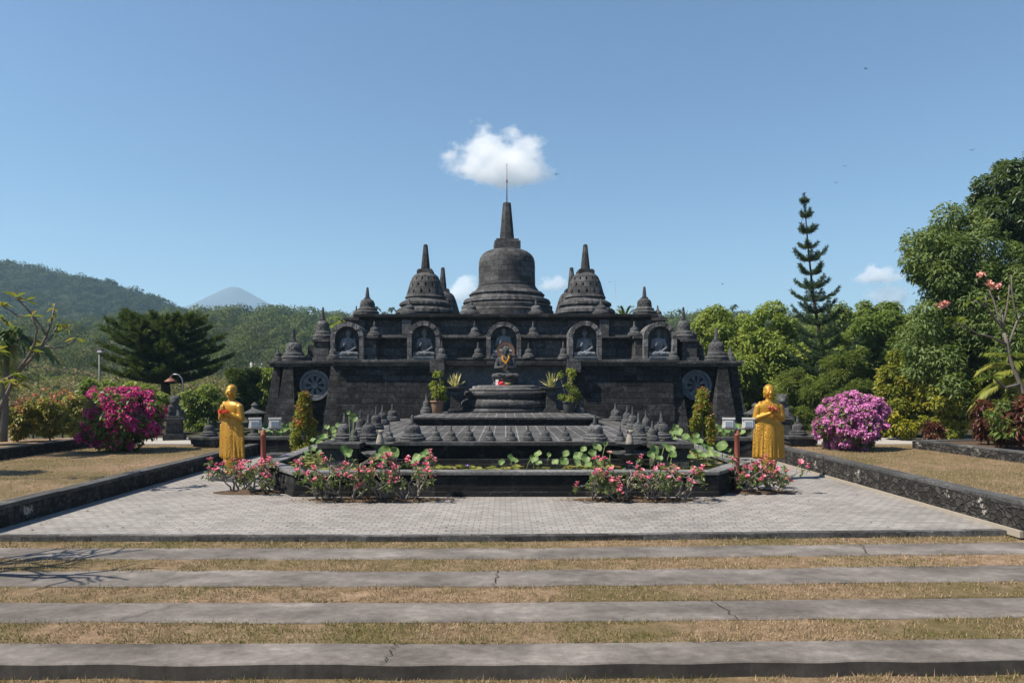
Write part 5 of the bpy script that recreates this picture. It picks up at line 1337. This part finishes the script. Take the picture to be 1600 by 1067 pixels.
# ---- desert roses before the pond
fl = []
for k in range(4):
    n = 26; c = RNG.normal(size=(5, 3))*.02; q = c[RNG.integers(0, 5, n)]; a = RNG.random(n)*6.28; d = np.stack([np.cos(a), np.sin(a)-.6, .35+.3*RNG.random(n)], 1)
    fl.append(leaf_mesh("flower", q, d, np.tile([[0, -.6, .8]], (n, 1))+.3*RNG.normal(size=(n, 3)), .052, .042, P_ADE, fold=.15, droop=.1))
def desert_rose(px, Y, hpx, wpx, label, seed, nst=6, nflow=14, leafn=1.0, group="pink flowering desert roses before the pond"):
    X = XP(px, Y); t = thing("desert_rose", label, "shrub", (X, Y, .0), 0, group); m = MB(); rd = random.Random(seed); h = .94*hpx*Y/F; w_ = wpx/2*Y/F; tips = []
    def grow(p, e, r, k):
        pts = wob(p, e, 4, .10, rd.randint(0, 9999)); m.tube(pts, taper(r, r*.6, 5), 6)
        if k == 0: tips.append(e); return
        for j in range(2 if rd.random() < .5 else 3):
            d = (e-p); n = e+Vector((d.x*rd.uniform(.2, .8)+rd.uniform(-.45, .45)*w_, d.y*.5+rd.uniform(-.2, .2), abs(d.z)*rd.uniform(-.1, .95)+rd.uniform(-.10, .14)))
            n.z = max(h*rd.uniform(.2, .5), min(n.z, h*rd.uniform(.6, 1.02))); n.x = max(-w_, min(w_, n.x)); n.y = max(-.36, min(.25, n.y)); grow(e, n, r*.6, k-1)
    for i in range(nst):
        a = rd.uniform(-1, 1); grow(Vector((a*.14, rd.uniform(-.08, .08), 0)), Vector((a*w_*.75+rd.uniform(-.16, .16), rd.uniform(-.2, .14), h*rd.uniform(.16, .48))), rd.uniform(.016, .028), 2)
    m.build("stem", M_ADEB, t)
    T_ = np.array([tuple(q) for q in tips]); n = int(len(T_)*10*leafn); k = RNG.integers(0, len(T_), n)
    d = unit(RNG.normal(size=(n, 3))+np.array([[0, 0, .5]])); pos = T_[k]-np.array([[0, 0, 1.]])*RNG.random((n, 1))*.10+RNG.normal(size=(n, 3))*.012
    put("foliage", leaf_mesh("foliage", pos, d, RNG.normal(size=(n, 3))+np.array([[0, 0, 1]]), .085*(.7+.5*RNG.random(n)), .034, L_ADE), t)
    rd.shuffle(tips)
    top_first = sorted(tips, key=lambda q: -q.z+rd.uniform(-.6, .6)*h)
    for i, q in enumerate(top_first[:int(nflow*1.35)]):
        o = put("flower", fl[i % 4], t, q+Vector((0, -.03, .03))); o.rotation_euler = (rd.uniform(-.3, .3), rd.uniform(-.3, .3), rd.uniform(-.6, .6)); s = rd.uniform(.7, 1.25); o.scale = (s, s, s)
    return t
DRS = [(372, 14.4, 62, 92, "desert rose at the left end, standing before the left golden statue", 1, 7, 17), (408, 14.2, 58, 66, "desert rose wrapped round the left red floodlight post", 2, 6, 12),
       (505, 13.35, 74, 78, "leftmost desert rose of the row before the pond's left front", 3, 6, 13), (548, 13.3, 76, 76, "second desert rose from the left in the left pond front row", 4, 6, 13), (596, 13.3, 72, 72, "third desert rose in the left pond front row, with pale bare stems", 5, 6, 9),
       (640, 13.3, 84, 74, "rightmost desert rose of the left pond front row, with tall pale stems", 6, 7, 13),
       (930, 13.35, 66, 66, "leftmost desert rose of the right pond front row", 7, 6, 11), (968, 13.3, 70, 70, "second desert rose from the left in the right pond front row", 8, 6, 11), (1016, 13.3, 66, 74, "third desert rose in the right pond front row, with many bare arching stems", 9, 7, 6),
       (1056, 13.3, 68, 74, "rightmost desert rose of the right pond front row", 10, 6, 9),
       (1172, 14.3, 62, 66, "desert rose at the foot of the right red floodlight post", 11, 6, 12), (1212, 14.4, 60, 76, "desert rose at the right end, before the right golden statue", 12, 7, 15)]
for (px, Y, h, w_, lb, sd, ns, nf) in DRS: desert_rose(px, Y, h, w_, lb, sd, ns, nf, .55 if 'bare' in lb else 1.0)
def bed(name, px0, px1, Y, d, mat, seed):
    x0, x1 = XP(px0, Y), XP(px1, Y); m = MB(); vs = [((x0+x1)/2, Y, .075)]; n = 30
    for k in range(n):
        a = 2*math.pi*k/n; r = 1+.12*noise.noise(Vector((math.cos(a)*1.5, math.sin(a)*1.5, seed)))
        vs.append(((x0+x1)/2+(x1-x0)/2*r*math.cos(a), Y+d*r*math.sin(a), .006))
    m.add(vs, [(0, 1+k, 1+(k+1) % n) for k in range(n)], True); return structure(name, m, mat)
bed("planting_bed", 335, 455, 14.3, .34, M_SOIL, 1); bed("planting_bed", 482, 694, 13.38, .32, M_SOIL, 2); bed("planting_bed", 895, 1085, 13.38, .30, M_SOIL, 3); bed("planting_bed", 1128, 1240, 14.35, .34, M_SOIL, 4)
c_ = np.stack([RNG.uniform(-7.3, 7.2, 260), RNG.uniform(10.5, 16, 260), np.full(260, .012)], 1)
o = put("fallen_leaves", leaf_mesh("fallen_leaves", c_, np.concatenate([RNG.normal(size=(260, 2)), np.zeros((260, 1))], 1), np.tile([[0, 0, 1.]], (260, 1))+.3*RNG.normal(size=(260, 3)), .05, .022, leafmat("scattered_leaves", [(.14, .09, .04), (.20, .15, .07), (.09, .06, .03)], .1), fold=.2)); tag(o, kind='stuff')
lit = RNG.random((420, 2)); a_ = np.where(RNG.random(420) < .5, XP(585, 13.2), XP(990, 13.2)); q = np.stack([a_+(lit[:, 0]-.5)*3.2, 13.02+.4*lit[:, 1], np.full(420, .035)], 1)
o = put("leaf_litter", leaf_mesh("leaf_litter", q, np.concatenate([RNG.normal(size=(420, 2)), np.zeros((420, 1))], 1), np.tile([[0, 0, 1.]], (420, 1))+.3*RNG.normal(size=(420, 3)), .06, .03, leafmat("dry_leaves", [(.16, .09, .04), (.24, .16, .08), (.10, .06, .03)], .1), fold=.2)); tag(o, kind='stuff')
# ------------------------------------------------------------------ lotus
def lotus_leaf(seed):
    rd = random.Random(seed); m = MB(); seg, vs, fs = 20, [(0, 0, 0)], []
    for j, r in enumerate((.25, .55, .82, 1.0)):
        for k in range(seg):
            a = 2*math.pi*k/seg; wv = .17*math.sin(3*a+seed)*r**3+.10*math.sin(5*a+seed*2)*r**4
            q = r*(1+.05*math.sin(2*a+seed)); vs.append((q*math.cos(a), q*math.sin(a), .30*r*r+wv))
    for k in range(seg): fs.append((0, 1+k, 1+(k+1) % seg))
    for j in range(3):
        for k in range(seg):
            p = 1+j*seg; fs.append((p+k, p+seg+k, p+seg+(k+1) % seg, p+(k+1) % seg))
    return m.add(vs, fs, True)
def lotusmat(name, ca, cb):
    T = NT(name); tc = T.n("ShaderNodeTexCoord"); ob = tc.outputs['Object']; oi = T.n("ShaderNodeObjectInfo")
    sx = T.n("ShaderNodeSeparateXYZ"); T.l(ob, sx.inputs[0])
    an = T.math('ARCTAN2', sx.outputs[1], sx.outputs[0]); v = T.math('ABSOLUTE', T.math('SINE', T.math('MULTIPLY', an, 9.0)))
    c = T.mix(oi.outputs['Random'], ca, cb); c = T.mix(T.ramp(v, [(.0, .35), (.22, 0)]), c, (.30, .36, .18))
    n = T.noise(ob, 2.5, 4, .6); c = T.mix(T.ramp(n, [(.62, 0), (.72, .5)]), c, (.26, .20, .07))
    p = T.principled(c, .5, None, .3); t = T.n("ShaderNodeBsdfTranslucent"); T.l(T.mix(.5, c, (.2, .3, .05)), t.inputs[0])
    m = T.n("ShaderNodeMixShader"); m.inputs[0].default_value = .22; T.l(p.outputs[0], m.inputs[1]); T.l(t.outputs[0], m.inputs[2]); return T.done(m)
M_LOT = lotusmat("lotus_leaf", (.07, .14, .032), (.165, .235, .085)); M_STEM = plain("lotus_stem", (.12, .15, .05), .7)
LL = [lotus_leaf(k).mesh("leaf", M_LOT) for k in range(5)]
P_LOT = leafmat("lotus_petals", [(.72, .30, .36), (.78, .45, .47), (.70, .52, .42)], .3)
def lotus(label, leaves, zb=WZ, group="lotus plants in the pond", bloom=()):
    """leaves: (px, py, radius px, Y, tilt)"""
    px, py, r, Y = leaves[0][:4]; x0, y0 = XP(px, Y), Y
    t = thing("lotus_plant", label, "lotus", (x0, y0, zb), 0, group); rd = random.Random(int(px*7+py))
    for (px, py, r, Y, tl) in leaves:
        c = at(px, py, Y); k = r*.74*Y/F; c.z = max(c.z, zb+.02)
        o = put("leaf", LL[rd.randrange(5)], t, c-Vector((x0, y0, zb))); o.scale = (k, k, k)
        o.rotation_euler = (tl+rd.uniform(-.25, .25), rd.uniform(-.45, .45), rd.uniform(0, 6.28)) if False else (0, 0, 0)
        o.rotation_euler = (Matrix.Rotation(tl, 3, 'X')@Matrix.Rotation(rd.uniform(-.5, .5), 3, 'Y')@Matrix.Rotation(rd.uniform(0, 6.28), 3, 'Z')).to_euler()
        m = MB(); q = c-Vector((x0, y0, zb)); b = Vector((q.x*.8+rd.uniform(-.04, .04), q.y+rd.uniform(-.04, .04), -.05)); m.tube([b, b.lerp(q, .5)+Vector((rd.uniform(-.03, .03), 0, .02)), q], .008, 5); m.build("stem", M_STEM, t)
    for (px, py, Y) in bloom:
        c = at(px, py, Y)-Vector((x0, y0, zb)); n = 22; a = RNG.random(n)*6.28; d = np.stack([np.cos(a)*.7, np.sin(a)*.7, .5+.6*RNG.random(n)], 1)
        o = put("flower", leaf_mesh("flower", np.zeros((n, 3)), d, np.tile([[0, 0, 1.]], (n, 1)), .10, .05, P_LOT), t, c); MB().tube([(c.x, c.y, -.05), c], .008, 5).build("stem", M_STEM, t)
    return t
A = .75   # leaves tilted to the light and the camera
lotus("lotus clump right of the left cone shrub, tall pale leaves", [(520, 672, 8, 17.6, .9), (511, 667, 6, 17.8, 1.1), (524, 680, 6, 17.4, .7), (506, 683, 9, 17.0, A), (517, 690, 8, 16.6, .6), (499, 692, 8, 16.8, .8), (489, 688, 7, 17.2, .5), (528, 664, 6, 18, 1.2), (512, 699, 8, 16.2, .5)])
lotus("lotus leaf standing high between the left corner stupas", [(552, 653, 9, 15.3, 1.2), (545, 644, 5, 15.35, 1.5)])
lotus("lotus clump low at the left pond side by the coping", [(487, 702, 9, 16.2, .4), (500, 708, 9, 15.7, .4), (478, 709, 8, 15.6, .3), (520, 706, 9, 15.5, .4), (474, 716, 7, 15.1, .3), (532, 703, 7, 15.4, .6)])
lotus("lotus with two tall leaves between the desert roses left of the fountain", [(538, 704, 11, 14.3, .9), (547, 708, 9, 14.2, 1.2)])
lotus("lotus with a big dark leaf beneath the left fountain", [(602, 706, 14, 14.2, 1.25), (589, 714, 9, 14.1, .8), (616, 707, 12, 14.5, 1.35), (597, 718, 8, 14.0, .7)])
lotus("lotus clump right of the left desert rose row", [(652, 716, 11, 14.2, .8), (661, 711, 8, 14.4, 1.0), (667, 706, 7, 14.6, 1.2), (647, 722, 8, 14.1, .5)])
lotus("three loose lotus leaves left of the middle of the pond", [(784, 722, 7, 14.6, 1.1), (798, 716, 9, 14.7, .7), (806, 720, 6, 14.5, .6), (831, 714, 5, 14.9, 1.5)])
lotus("low lotus clump right of the middle of the pond", [(841, 710, 9, 14.8, .6), (836, 719, 9, 14.5, .6), (842, 724, 7, 14.3, .5), (858, 710, 5, 14.9, 1.4)])
lotus("tall lotus leaves at the left of the right cluster", [(884, 709, 8, 14.7, .9), (881, 721, 10, 14.4, 1.0), (868, 722, 8, 14.3, .7)])
lotus("dense lotus cluster left of the right fountain with a pink bloom", [(904, 713, 11, 14.6, .8), (914, 717, 10, 14.4, 1.0), (902, 724, 9, 14.2, .7), (925, 708, 9, 14.8, .9), (932, 699, 11, 14.6, .75), (946, 693, 5, 14.9, 1.5), (920, 727, 9, 14.1, .5), (935, 722, 9, 14.2, .7), (912, 702, 7, 15, .9)], bloom=((953, 709, 14.5),))
lotus("lotus leaves hugging the right fountain's right side", [(1021, 703, 12, 14.5, 1.1), (1016, 712, 10, 14.3, .8), (1038, 697, 8, 14.8, .5), (1048, 702, 10, 14.6, .8), (1051, 710, 9, 14.4, .9), (1030, 716, 8, 14.2, .6)])
lotus("tall lotus thicket behind the right fountain toward the right cone shrub", [(1060, 675, 10, 16.6, .9), (1055, 668, 8, 17.2, 1.0), (1071, 683, 9, 16.2, .7), (1082, 689, 9, 16.0, .8), (1092, 690, 9, 15.9, .6), (1066, 692, 9, 15.8, .5), (1053, 686, 7, 16.4, .8), (1088, 681, 7, 16.5, 1.0), (1076, 698, 9, 15.5, .5), (1050, 677, 7, 16.8, .8), (1100, 697, 8, 15.6, .5)])
lotus("broad lotus leaves overhanging the right pond coping", [(1128, 698, 13, 15.6, .7), (1107, 702, 10, 15.4, .7), (1110, 709, 9, 15.2, .9), (1120, 711, 8, 15.1, .5), (1098, 712, 9, 15.0, .6), (1089, 706, 9, 15.2, .5), (1138, 704, 7, 15.5, .4), (1080, 714, 8, 14.9, .5)])
gL = "lotus plants in the side basins"
def basin(label, x0, x1, py0, py1, Y0, Y1, n, seed):
    rd = random.Random(seed); lv = []
    for i in range(n):
        px = rd.uniform(x0, x1); Y = rd.uniform(Y0, Y1); lv.append((px, rd.uniform(py0, py1), rd.uniform(5, 9), Y, rd.uniform(.4, 1.2)))
    lotus(label, lv, .5, gL)
basin("lotus clump in the side basin below the left floodlights", 395, 428, 664, 680, 22.4, 24.4, 13, 1)
basin("lotus clump in the side basin beside the left cone shrub", 430, 468, 660, 679, 22.4, 24.4, 16, 2)
basin("lotus clump in the side basin right of the right cone shrub", 1112, 1140, 663, 675, 21.6, 24, 12, 3)
basin("lotus clump in the side basin below the right floodlights", 1142, 1178, 663, 675, 21.6, 24, 13, 4)
# floating pads and purple water lilies
P_ = []
while len(P_) < 520:
    x = RNG.uniform(-5.0, 5.0); y = RNG.uniform(14.2, 23)
    if abs(x) < 4.1 and y > 15.25: continue
    if y < 14.2+max(0, abs(x)-3.8)*1.6: continue
    if RNG.random() < .35+.65*(noise.noise(Vector((x*.9, y*.9, 2))) > -.1): P_.append((x, y))
m = MB(); rd = random.Random(3); pr = []
for x, y in P_:
    r = rd.uniform(.06, .13); a0 = rd.uniform(0, 6.28); vs = [(x, y, WZ+.012)]; n = 12; tl = rd.uniform(0, .03); ta = rd.uniform(0, 6.28)
    for k in range(n+1):
        a = a0+.25+(2*math.pi-.5)*k/n; vs.append((x+r*math.cos(a), y+r*math.sin(a), WZ+.016+tl*(1+math.cos(a-ta))))
    m.add(vs, [(0, 1+k, 2+k) for k in range(n)]); pr += [rd.random()]*n
me = m.mesh("lily_pads", leafmat("lily_pad", [(.075, .10, .02), (.13, .15, .03), (.19, .19, .05), (.22, .15, .06)], .1, .35)); q = me.attributes.new("rnd", 'FLOAT', 'FACE'); q.data.foreach_set("value", np.array(pr[:len(me.polygons)], np.float32)); tag(put("lily_pads", me), kind='stuff')
P_PUR = leafmat("purple_petals", [(.20, .10, .50), (.30, .18, .62), (.38, .28, .66)], .25)
for px, py, lb in ((447, 712, "purple water lily over the left pond coping"), (487, 704, "purple water lily among pads in the pond's left corner"), (730, 729, "purple water lily floating left of the pond's middle"), (601, 729, "purple water lily under the left fountain"), (1086, 722, "purple water lily by red desert rose flowers at the right corner"), (522, 703, "purple water lily near the left lotus clump")):
    z = WZ+.12; Y = max(YG(py, z), 14.25); n = 16; a = RNG.random(n)*6.28
    t = thing("water_lily", lb, "flower", (XP(px, Y), Y, WZ), 0, "purple water lilies")
    d = np.stack([np.cos(a), np.sin(a), .3+.9*RNG.random(n)], 1); put("flower", leaf_mesh("flower", np.tile([[0, 0, .12]], (n, 1)), d, np.tile([[0, 0, 1.]], (n, 1)), .075, .025, P_PUR), t); MB().tube([(0, 0, -.03), (0, 0, .12)], .006, 5).build("stem", M_STEM, t)

# ------------------------------------------------------------------ grass blades
def blades(name, x, y, z, h, mat):
    n = len(x); b = np.stack([x, y, z], 1); d = unit(np.stack([RNG.normal(size=n)*.55, RNG.normal(size=n)*.55, np.ones(n)], 1))
    a = RNG.random(n)*6.28; s = np.stack([np.cos(a), np.sin(a), np.zeros(n)], 1)*.0045
    v = np.stack([b-s, b+s, b+d*h[:, None]], 1).reshape(-1, 3); f = np.arange(n*3).reshape(-1, 3)
    tag(put(name, np_mesh(name, v, f, mat, RNG.random(n))), kind='stuff')
G_DRY = leafmat("dry_grass", [(.22, .15, .09), (.32, .23, .14), (.42, .32, .20), (.16, .12, .068)], .25, .7, .2, (.3, .22, .1))
G_GRN = leafmat("green_grass", [(.07, .085, .02), (.12, .12, .035), (.17, .15, .05)], .3, .6, .2)
nz = lambda x, y, s=1.: np.array([noise.noise(Vector((a*s, b*s, 5))) for a, b in zip(x, y)])
xs, ys, zs = [], [], []
for (a, b, z) in TURFS:
    a = max(a, 5.45); n = int((b-a)*15*2600*(1.15 if a < 7 else .8)); x = RNG.uniform(-7.8, 7.8, n); u = RNG.random(n)
    k = 1-((b-.03) < (a+(b-a)*u)); y = a+(b-a)*u+np.maximum(0, x)*max(.015, .024+.0065*(a-6)); xs.append(x); ys.append(y); zs.append(np.full(n, z))
x, y, z = np.concatenate(xs), np.concatenate(ys), np.concatenate(zs)
g = nz(x, y, .55)+.35*nz(x, y, 2.2); gr = g+.25*RNG.normal(size=len(x)) > .32-.25*(x < -2); dens = nz(x, y, 3.5)+.6*nz(x, y, .8) > -.30
for k, mt, nm in ((gr & dens, G_GRN, "green_grass"), (~gr & dens, G_DRY, "dry_grass")):
    blades(nm, x[k], y[k], z[k], .010+.040*RNG.random(k.sum())**1.6*(1+.6*nz(x[k], y[k], 6)), mt)
xs, ys, zs = [], [], []
for (a, b, z) in TURFS:          # longer tufts where the turf meets the concrete
    for edge, sg in ((a, 1), (b, -1)):
        if edge < 5.4: continue
        n = 1500; x = RNG.uniform(-7.8, 7.8, n); x = x[nz(x, x*0+edge, 2.2) > .05]; y = edge+sg*(.10 if sg < 0 else .02)+RNG.normal(size=len(x))*.02+np.maximum(0, x)*max(.015, .024+.0065*(edge-6)); xs.append(x); ys.append(y); zs.append(np.full(len(x), z))
x, y, z = np.concatenate(xs), np.concatenate(ys), np.concatenate(zs); gr = RNG.random(len(x)) < .45
for k, mt, nm in ((gr, G_GRN, "green_grass"), (~gr, G_DRY, "dry_grass")): blades(nm, x[k], y[k], z[k], .03+.06*RNG.random(k.sum())**2, mt)
for (x0, x1, y0, y1, z, n) in ((-17, XL-.3, 10.6, 21.8, ZL-.04, 46000), (XR+.3, 16.5, 11, 20.8, ZR-.05, 46000)):
    x, y = RNG.uniform(x0, x1, n), RNG.uniform(y0, y1, n); gr = nz(x, y, .4)+.25*RNG.normal(size=n) > .38
    for k, mt, nm in ((gr, G_GRN, "green_grass"), (~gr, G_DRY, "dry_grass")): blades(nm, x[k], y[k], np.full(k.sum(), z+.01), .015+.03*RNG.random(k.sum()), mt)

# ------------------------------------------------------------------ hills, mountain
def hill(name, ridge, Yr, Yb, mat, leaf, ncrown, cr, q, seed, zb=-.2, lmax=1.1, coh=.6, lname="forest"):
    px = np.array([r[0] for r in ridge], float); py = np.array([r[1] for r in ridge], float)
    S_, T_ = 90, 26; ss = np.linspace(px[0], px[-1], S_+1)
    def surf(s, t):
        rz = CAMZ-(np.interp(s, px, py)-CY)*Yr/F-cr[1]*.8
        k = np.where(t <= 1, np.maximum(np.minimum(t, 1), 1e-6)**.9, 1-.8*(t-1)); nn = np.array([noise.noise(Vector((a*.02, b*2.2, seed)))+.5*noise.noise(Vector((a*.05, b*5, seed+3))) for a, b in zip(s.ravel(), t.ravel())]).reshape(s.shape)
        z = zb+np.maximum(rz-zb, 1)*k+nn*np.maximum(rz, 4)*.07*np.sin(np.minimum(t, 1)*math.pi)
        return np.stack([(s-CX)*Yr/F*(.55+.45*np.minimum(t, 1)) if False else (s-CX)*Yr/F, Yb+(Yr-Yb)*t, z], -1)
    s, t = np.meshgrid(ss, np.linspace(0, 1.5, T_+1), indexing='ij'); V = surf(s, t).reshape(-1, 3)
    i, j = np.meshgrid(np.arange(S_), np.arange(T_), indexing='ij'); a = (i*(T_+1)+j).ravel(); fc = np.stack([a, a+T_+1, a+T_+2, a+1], 1)
    o = put(name, np_mesh(name, V, fc, mat)); o.data.polygons.foreach_set("use_smooth", [True]*len(o.data.polygons)); tag(o, kind='structure')
    if not ncrown: return
    s = RNG.uniform(px[0], px[-1], ncrown); t = RNG.random(ncrown)**1.25*1.06; t[:ncrown//6] = RNG.uniform(.9, 1.03, ncrown//6)
    C = surf(s, t); r = cr[0]+(cr[1]-cr[0])*RNG.random(ncrown)**2; tone = RNG.random(ncrown)*.6+.4*np.clip(.5+1.1*np.array([noise.noise(Vector((a*.02, b*3.5, 8)))+.4*noise.noise(Vector((a*.06, b*9, 3))) for a, b in zip(s, t)]), 0, 1)
    k = np.repeat(np.arange(ncrown), q); n = len(k); u = unit(RNG.normal(size=(n, 3))); u[:, 2] = np.abs(u[:, 2])*1.1-.25; u = unit(u)
    pos = C[k]+u*r[k][:, None]*np.array([[1, 1, .9]])*(.75+.35*RNG.random((n, 1)))+np.array([[0, 0, 1.]])*r[k][:, None]*.45
    nr = unit(u+coh*RNG.normal(size=(n, 3))); d = np.cross(nr, RNG.normal(size=(n, 3)))
    sz = np.minimum(r[k]*(.24+.2*RNG.random(n)), lmax*(pos[:, 1]/Yr)*(.7+.6*RNG.random(n)))
    o = put(lname, leaf_mesh(lname, pos, d, nr, sz, sz*.8, leaf, np.clip(tone[k]*.85+.15*RNG.random(n), 0, 1), fold=.25, droop=.25)); tag(o, kind='stuff')
M_HILL = plain("forest_floor", (.022, .030, .012), .95, .1, 0, .5, .05); M_HILL2 = plain("scrub_floor", (.030, .034, .014), .95, .1, 0, .5, .05)
F_FAR = leafmat("far_forest", [(.010, .024, .011), (.018, .036, .015), (.028, .048, .019), (.040, .056, .022)], .12, .7, .1)
F_MID = leafmat("scrub_forest", [(.026, .046, .012), (.045, .070, .018), (.065, .088, .024), (.088, .092, .034), (.105, .09, .045)], .15, .7, .1)
F_NEAR = leafmat("dry_thicket", [(.05, .075, .018), (.09, .115, .028), (.15, .12, .065), (.19, .145, .09), (.07, .10, .025)], .25, .7, .1)
hill("hill", [(-420, 430), (-200, 398), (-60, 402), (0, 408), (60, 418), (120, 432), (180, 443), (230, 459), (280, 480), (330, 505), (400, 540)], 480, 230, M_HILL, F_FAR, 4200, (2.0, 5.8), 100, 1, -1, lmax=1.35, coh=.25)
hill("hill", [(-300, 620), (-40, 612), (60, 590), (120, 560), (190, 520), (235, 497), (300, 489), (370, 484), (440, 483), (500, 489), (560, 494), (620, 499), (760, 503), (900, 503), (1000, 500), (1080, 492), (1140, 494), (1300, 498), (1420, 500), (1800, 500)], 280, 96, M_HILL2, F_MID, 4300, (1.5, 5.0), 190, 2, lmax=.85, coh=.22)
hill("hill", [(-300, 556), (-100, 560), (30, 566), (110, 582), (180, 604), (300, 614), (420, 608), (520, 606), (560, 640)], 95, 50, M_HILL2, F_NEAR, 2200, (.5, 1.7), 150, 5, .2, lmax=.40, coh=.35)
hill("mountain", [(150, 530), (250, 499), (300, 478), (325, 464), (342, 455), (354, 449), (365, 446), (376, 447), (390, 454), (405, 463), (425, 474), (470, 492), (560, 520)], 2300, 1500, plain('haze_tinted_rock', (.075, .09, .11), .95, .1, 0, .2, .01), None, 0, (0, 0), 0, 4)  # pale blue-grey puts distance haze into the rock colour
# a few taller trees standing out on the mid ridge: feathery palms
def ridge_palm(px, py, Y, hpx, label, seed):
    base = at(px, py, Y); h = hpx*Y/F; base.z -= h*.6; t = palm(label, base, base+Vector((0, 0, h*1.5)), 11, h*.62, h*.2, L_DARK, seed, .7, .12, "palms on the ridge behind the temple", lw=.22); return t
for i, (px, py, hp) in enumerate(((588, 494, 14), (612, 496, 15), (640, 497, 10), (1147, 492, 15), (1062, 494, 9), (600, 497, 9))):
    ridge_palm(px, py, 240, hp, ["lone ridge palm just left of the temple's front left dome, nearer the niche end", "ridge palm closest to the front left dome", "ridge palm almost hidden by the front left dome", "single ridge palm right of the temple above the bright trees", "low ridge palm beside the temple's right end pier", "shorter ridge palm between two others left of the domes"][i], 90+i)

# ------------------------------------------------------------------ birds
M_BIRD = plain("dark_feathers", (.02, .02, .022), .8)
for px, py, k, lb in ((1353, 108, .9, "bird highest in the sky at the upper right"), (1519, 235, 1.0, "bird flying near the tall dark tree at the right"), (1320, 260, .7, "upper of two birds above the Norfolk pine"), (1306, 286, .7, "lower of two birds above the Norfolk pine"), (870, 273, 1.0, "bird just right of the white cloud"), (1129, 444, .8, "bird over the bright trees right of the temple"), (953, 441, .7, "bird beside the thin mast right of the domes")):
    t = thing("bird", lb, "bird", at(px, py, 70), random.uniform(-1, 1), "small birds in flight", k*.9); m = MB(); m.ell((0, 0, 0), (.035, .13, .03), seg=8, rings=6); m.ell((0, -.14, .015), (.022, .04, .022), seg=6, rings=4); m.add([(-.02, .10, 0), (.02, .10, 0), (.05, .22, 0), (-.05, .22, 0)], [(0, 1, 2, 3)])
    m.build("body", M_BIRD, t)
    for s in (-1, 1): MB().add([(s*.02, -.05, .01), (s*.20, -.07, .10), (s*.36, .03, .06), (s*.18, .04, .085), (s*.02, .06, .01)], [(0, 1, 2, 3, 4)]).build("wing", M_BIRD, t)

# ------------------------------------------------------------------ clouds
def cloud(label, px, py, wpx, up, dn, Y, seed, dens, amp=1.15, freq=1.3):
    """a body of vapour: density falls off from the middle, eaten away by noise; flat underside"""
    c = at(px, py, Y); W, U, D = wpx/2*Y/F, up*Y/F, dn*Y/F
    m = MB(); m.ell((0, 0, 0), (W*1.5, W*.9, U*1.5), seg=24, rings=14)
    T = NT("cloud_vapour"); tc = T.n("ShaderNodeTexCoord"); ob = tc.outputs['Object']
    mp = T.n("ShaderNodeMapping"); T.l(ob, mp.inputs[0]); s_ = 1/U; mp.inputs['Scale'].default_value = (s_*.8, s_*.8, s_); mp.inputs['Location'].default_value = (seed, 0, 0)
    a = T.noise(mp.outputs[0], freq, 9, .62)
    sx = T.n("ShaderNodeSeparateXYZ"); T.l(ob, sx.inputs[0])
    zz = T.math('ADD', T.math('MULTIPLY', T.math('MAXIMUM', sx.outputs[2], 0.0), 1/U), T.math('MULTIPLY', T.math('MINIMUM', sx.outputs[2], 0.0), 1/D))
    sq = lambda v: T.math('MULTIPLY', v, v)
    r2 = T.math('ADD', T.math('ADD', sq(T.math('MULTIPLY', sx.outputs[0], 1/W)), sq(T.math('MULTIPLY', sx.outputs[1], 1/(W*.6)))), sq(zz))
    fl = T.math('SUBTRACT', 1.0, T.math('SQRT', r2))
    fl = T.math('ADD', fl, T.math('MULTIPLY', T.math('SUBTRACT', a, .5), amp*2))
    d = T.math('MULTIPLY', T.ramp(fl, [(.0, 0), (.34, 1)]), dens)
    pv = T.n("ShaderNodeVolumePrincipled"); pv.inputs['Color'].default_value = (.99, .99, .99, 1); pv.inputs['Anisotropy'].default_value = .2; T.l(d, pv.inputs['Density']); T.l(pv.outputs[0], T.out.inputs['Volume'])
    o = m.build("cloud", T.m); o.location = c; tag(o, label, "cloud"); return o
cloud("bright white puffy cloud above the central stupa's spire", 784, 262, 150, 58, 27, 4200, 3, .011, 1.45, 1.8)
cloud("soft white cloud low between the left domes and the central stupa", 728, 458, 66, 26, 14, 9000, 5, .012)
cloud("faint white cloud right of the central stupa's bell", 866, 446, 50, 14, 8, 9000, 6, .010)
cloud("upper of two pale clouds left of the mango like tree", 1372, 434, 76, 18, 8, 9000, 7, .010)
cloud("lower of two pale clouds left of the mango like tree", 1388, 466, 62, 22, 10, 9000, 8, .012)

# ------------------------------------------------------------------ haze
T = NT("haze_air"); pv = T.n("ShaderNodeVolumePrincipled"); pv.inputs['Color'].default_value = (.50, .77, 1.0, 1); pv.inputs['Density'].default_value = .00031; pv.inputs['Anisotropy'].default_value = .15
T.l(pv.outputs[0], T.out.inputs['Volume'])
tag(MB().box(-1600, 1600, -60, 2760, -2, 340).build("haze", T.m), kind='stuff')
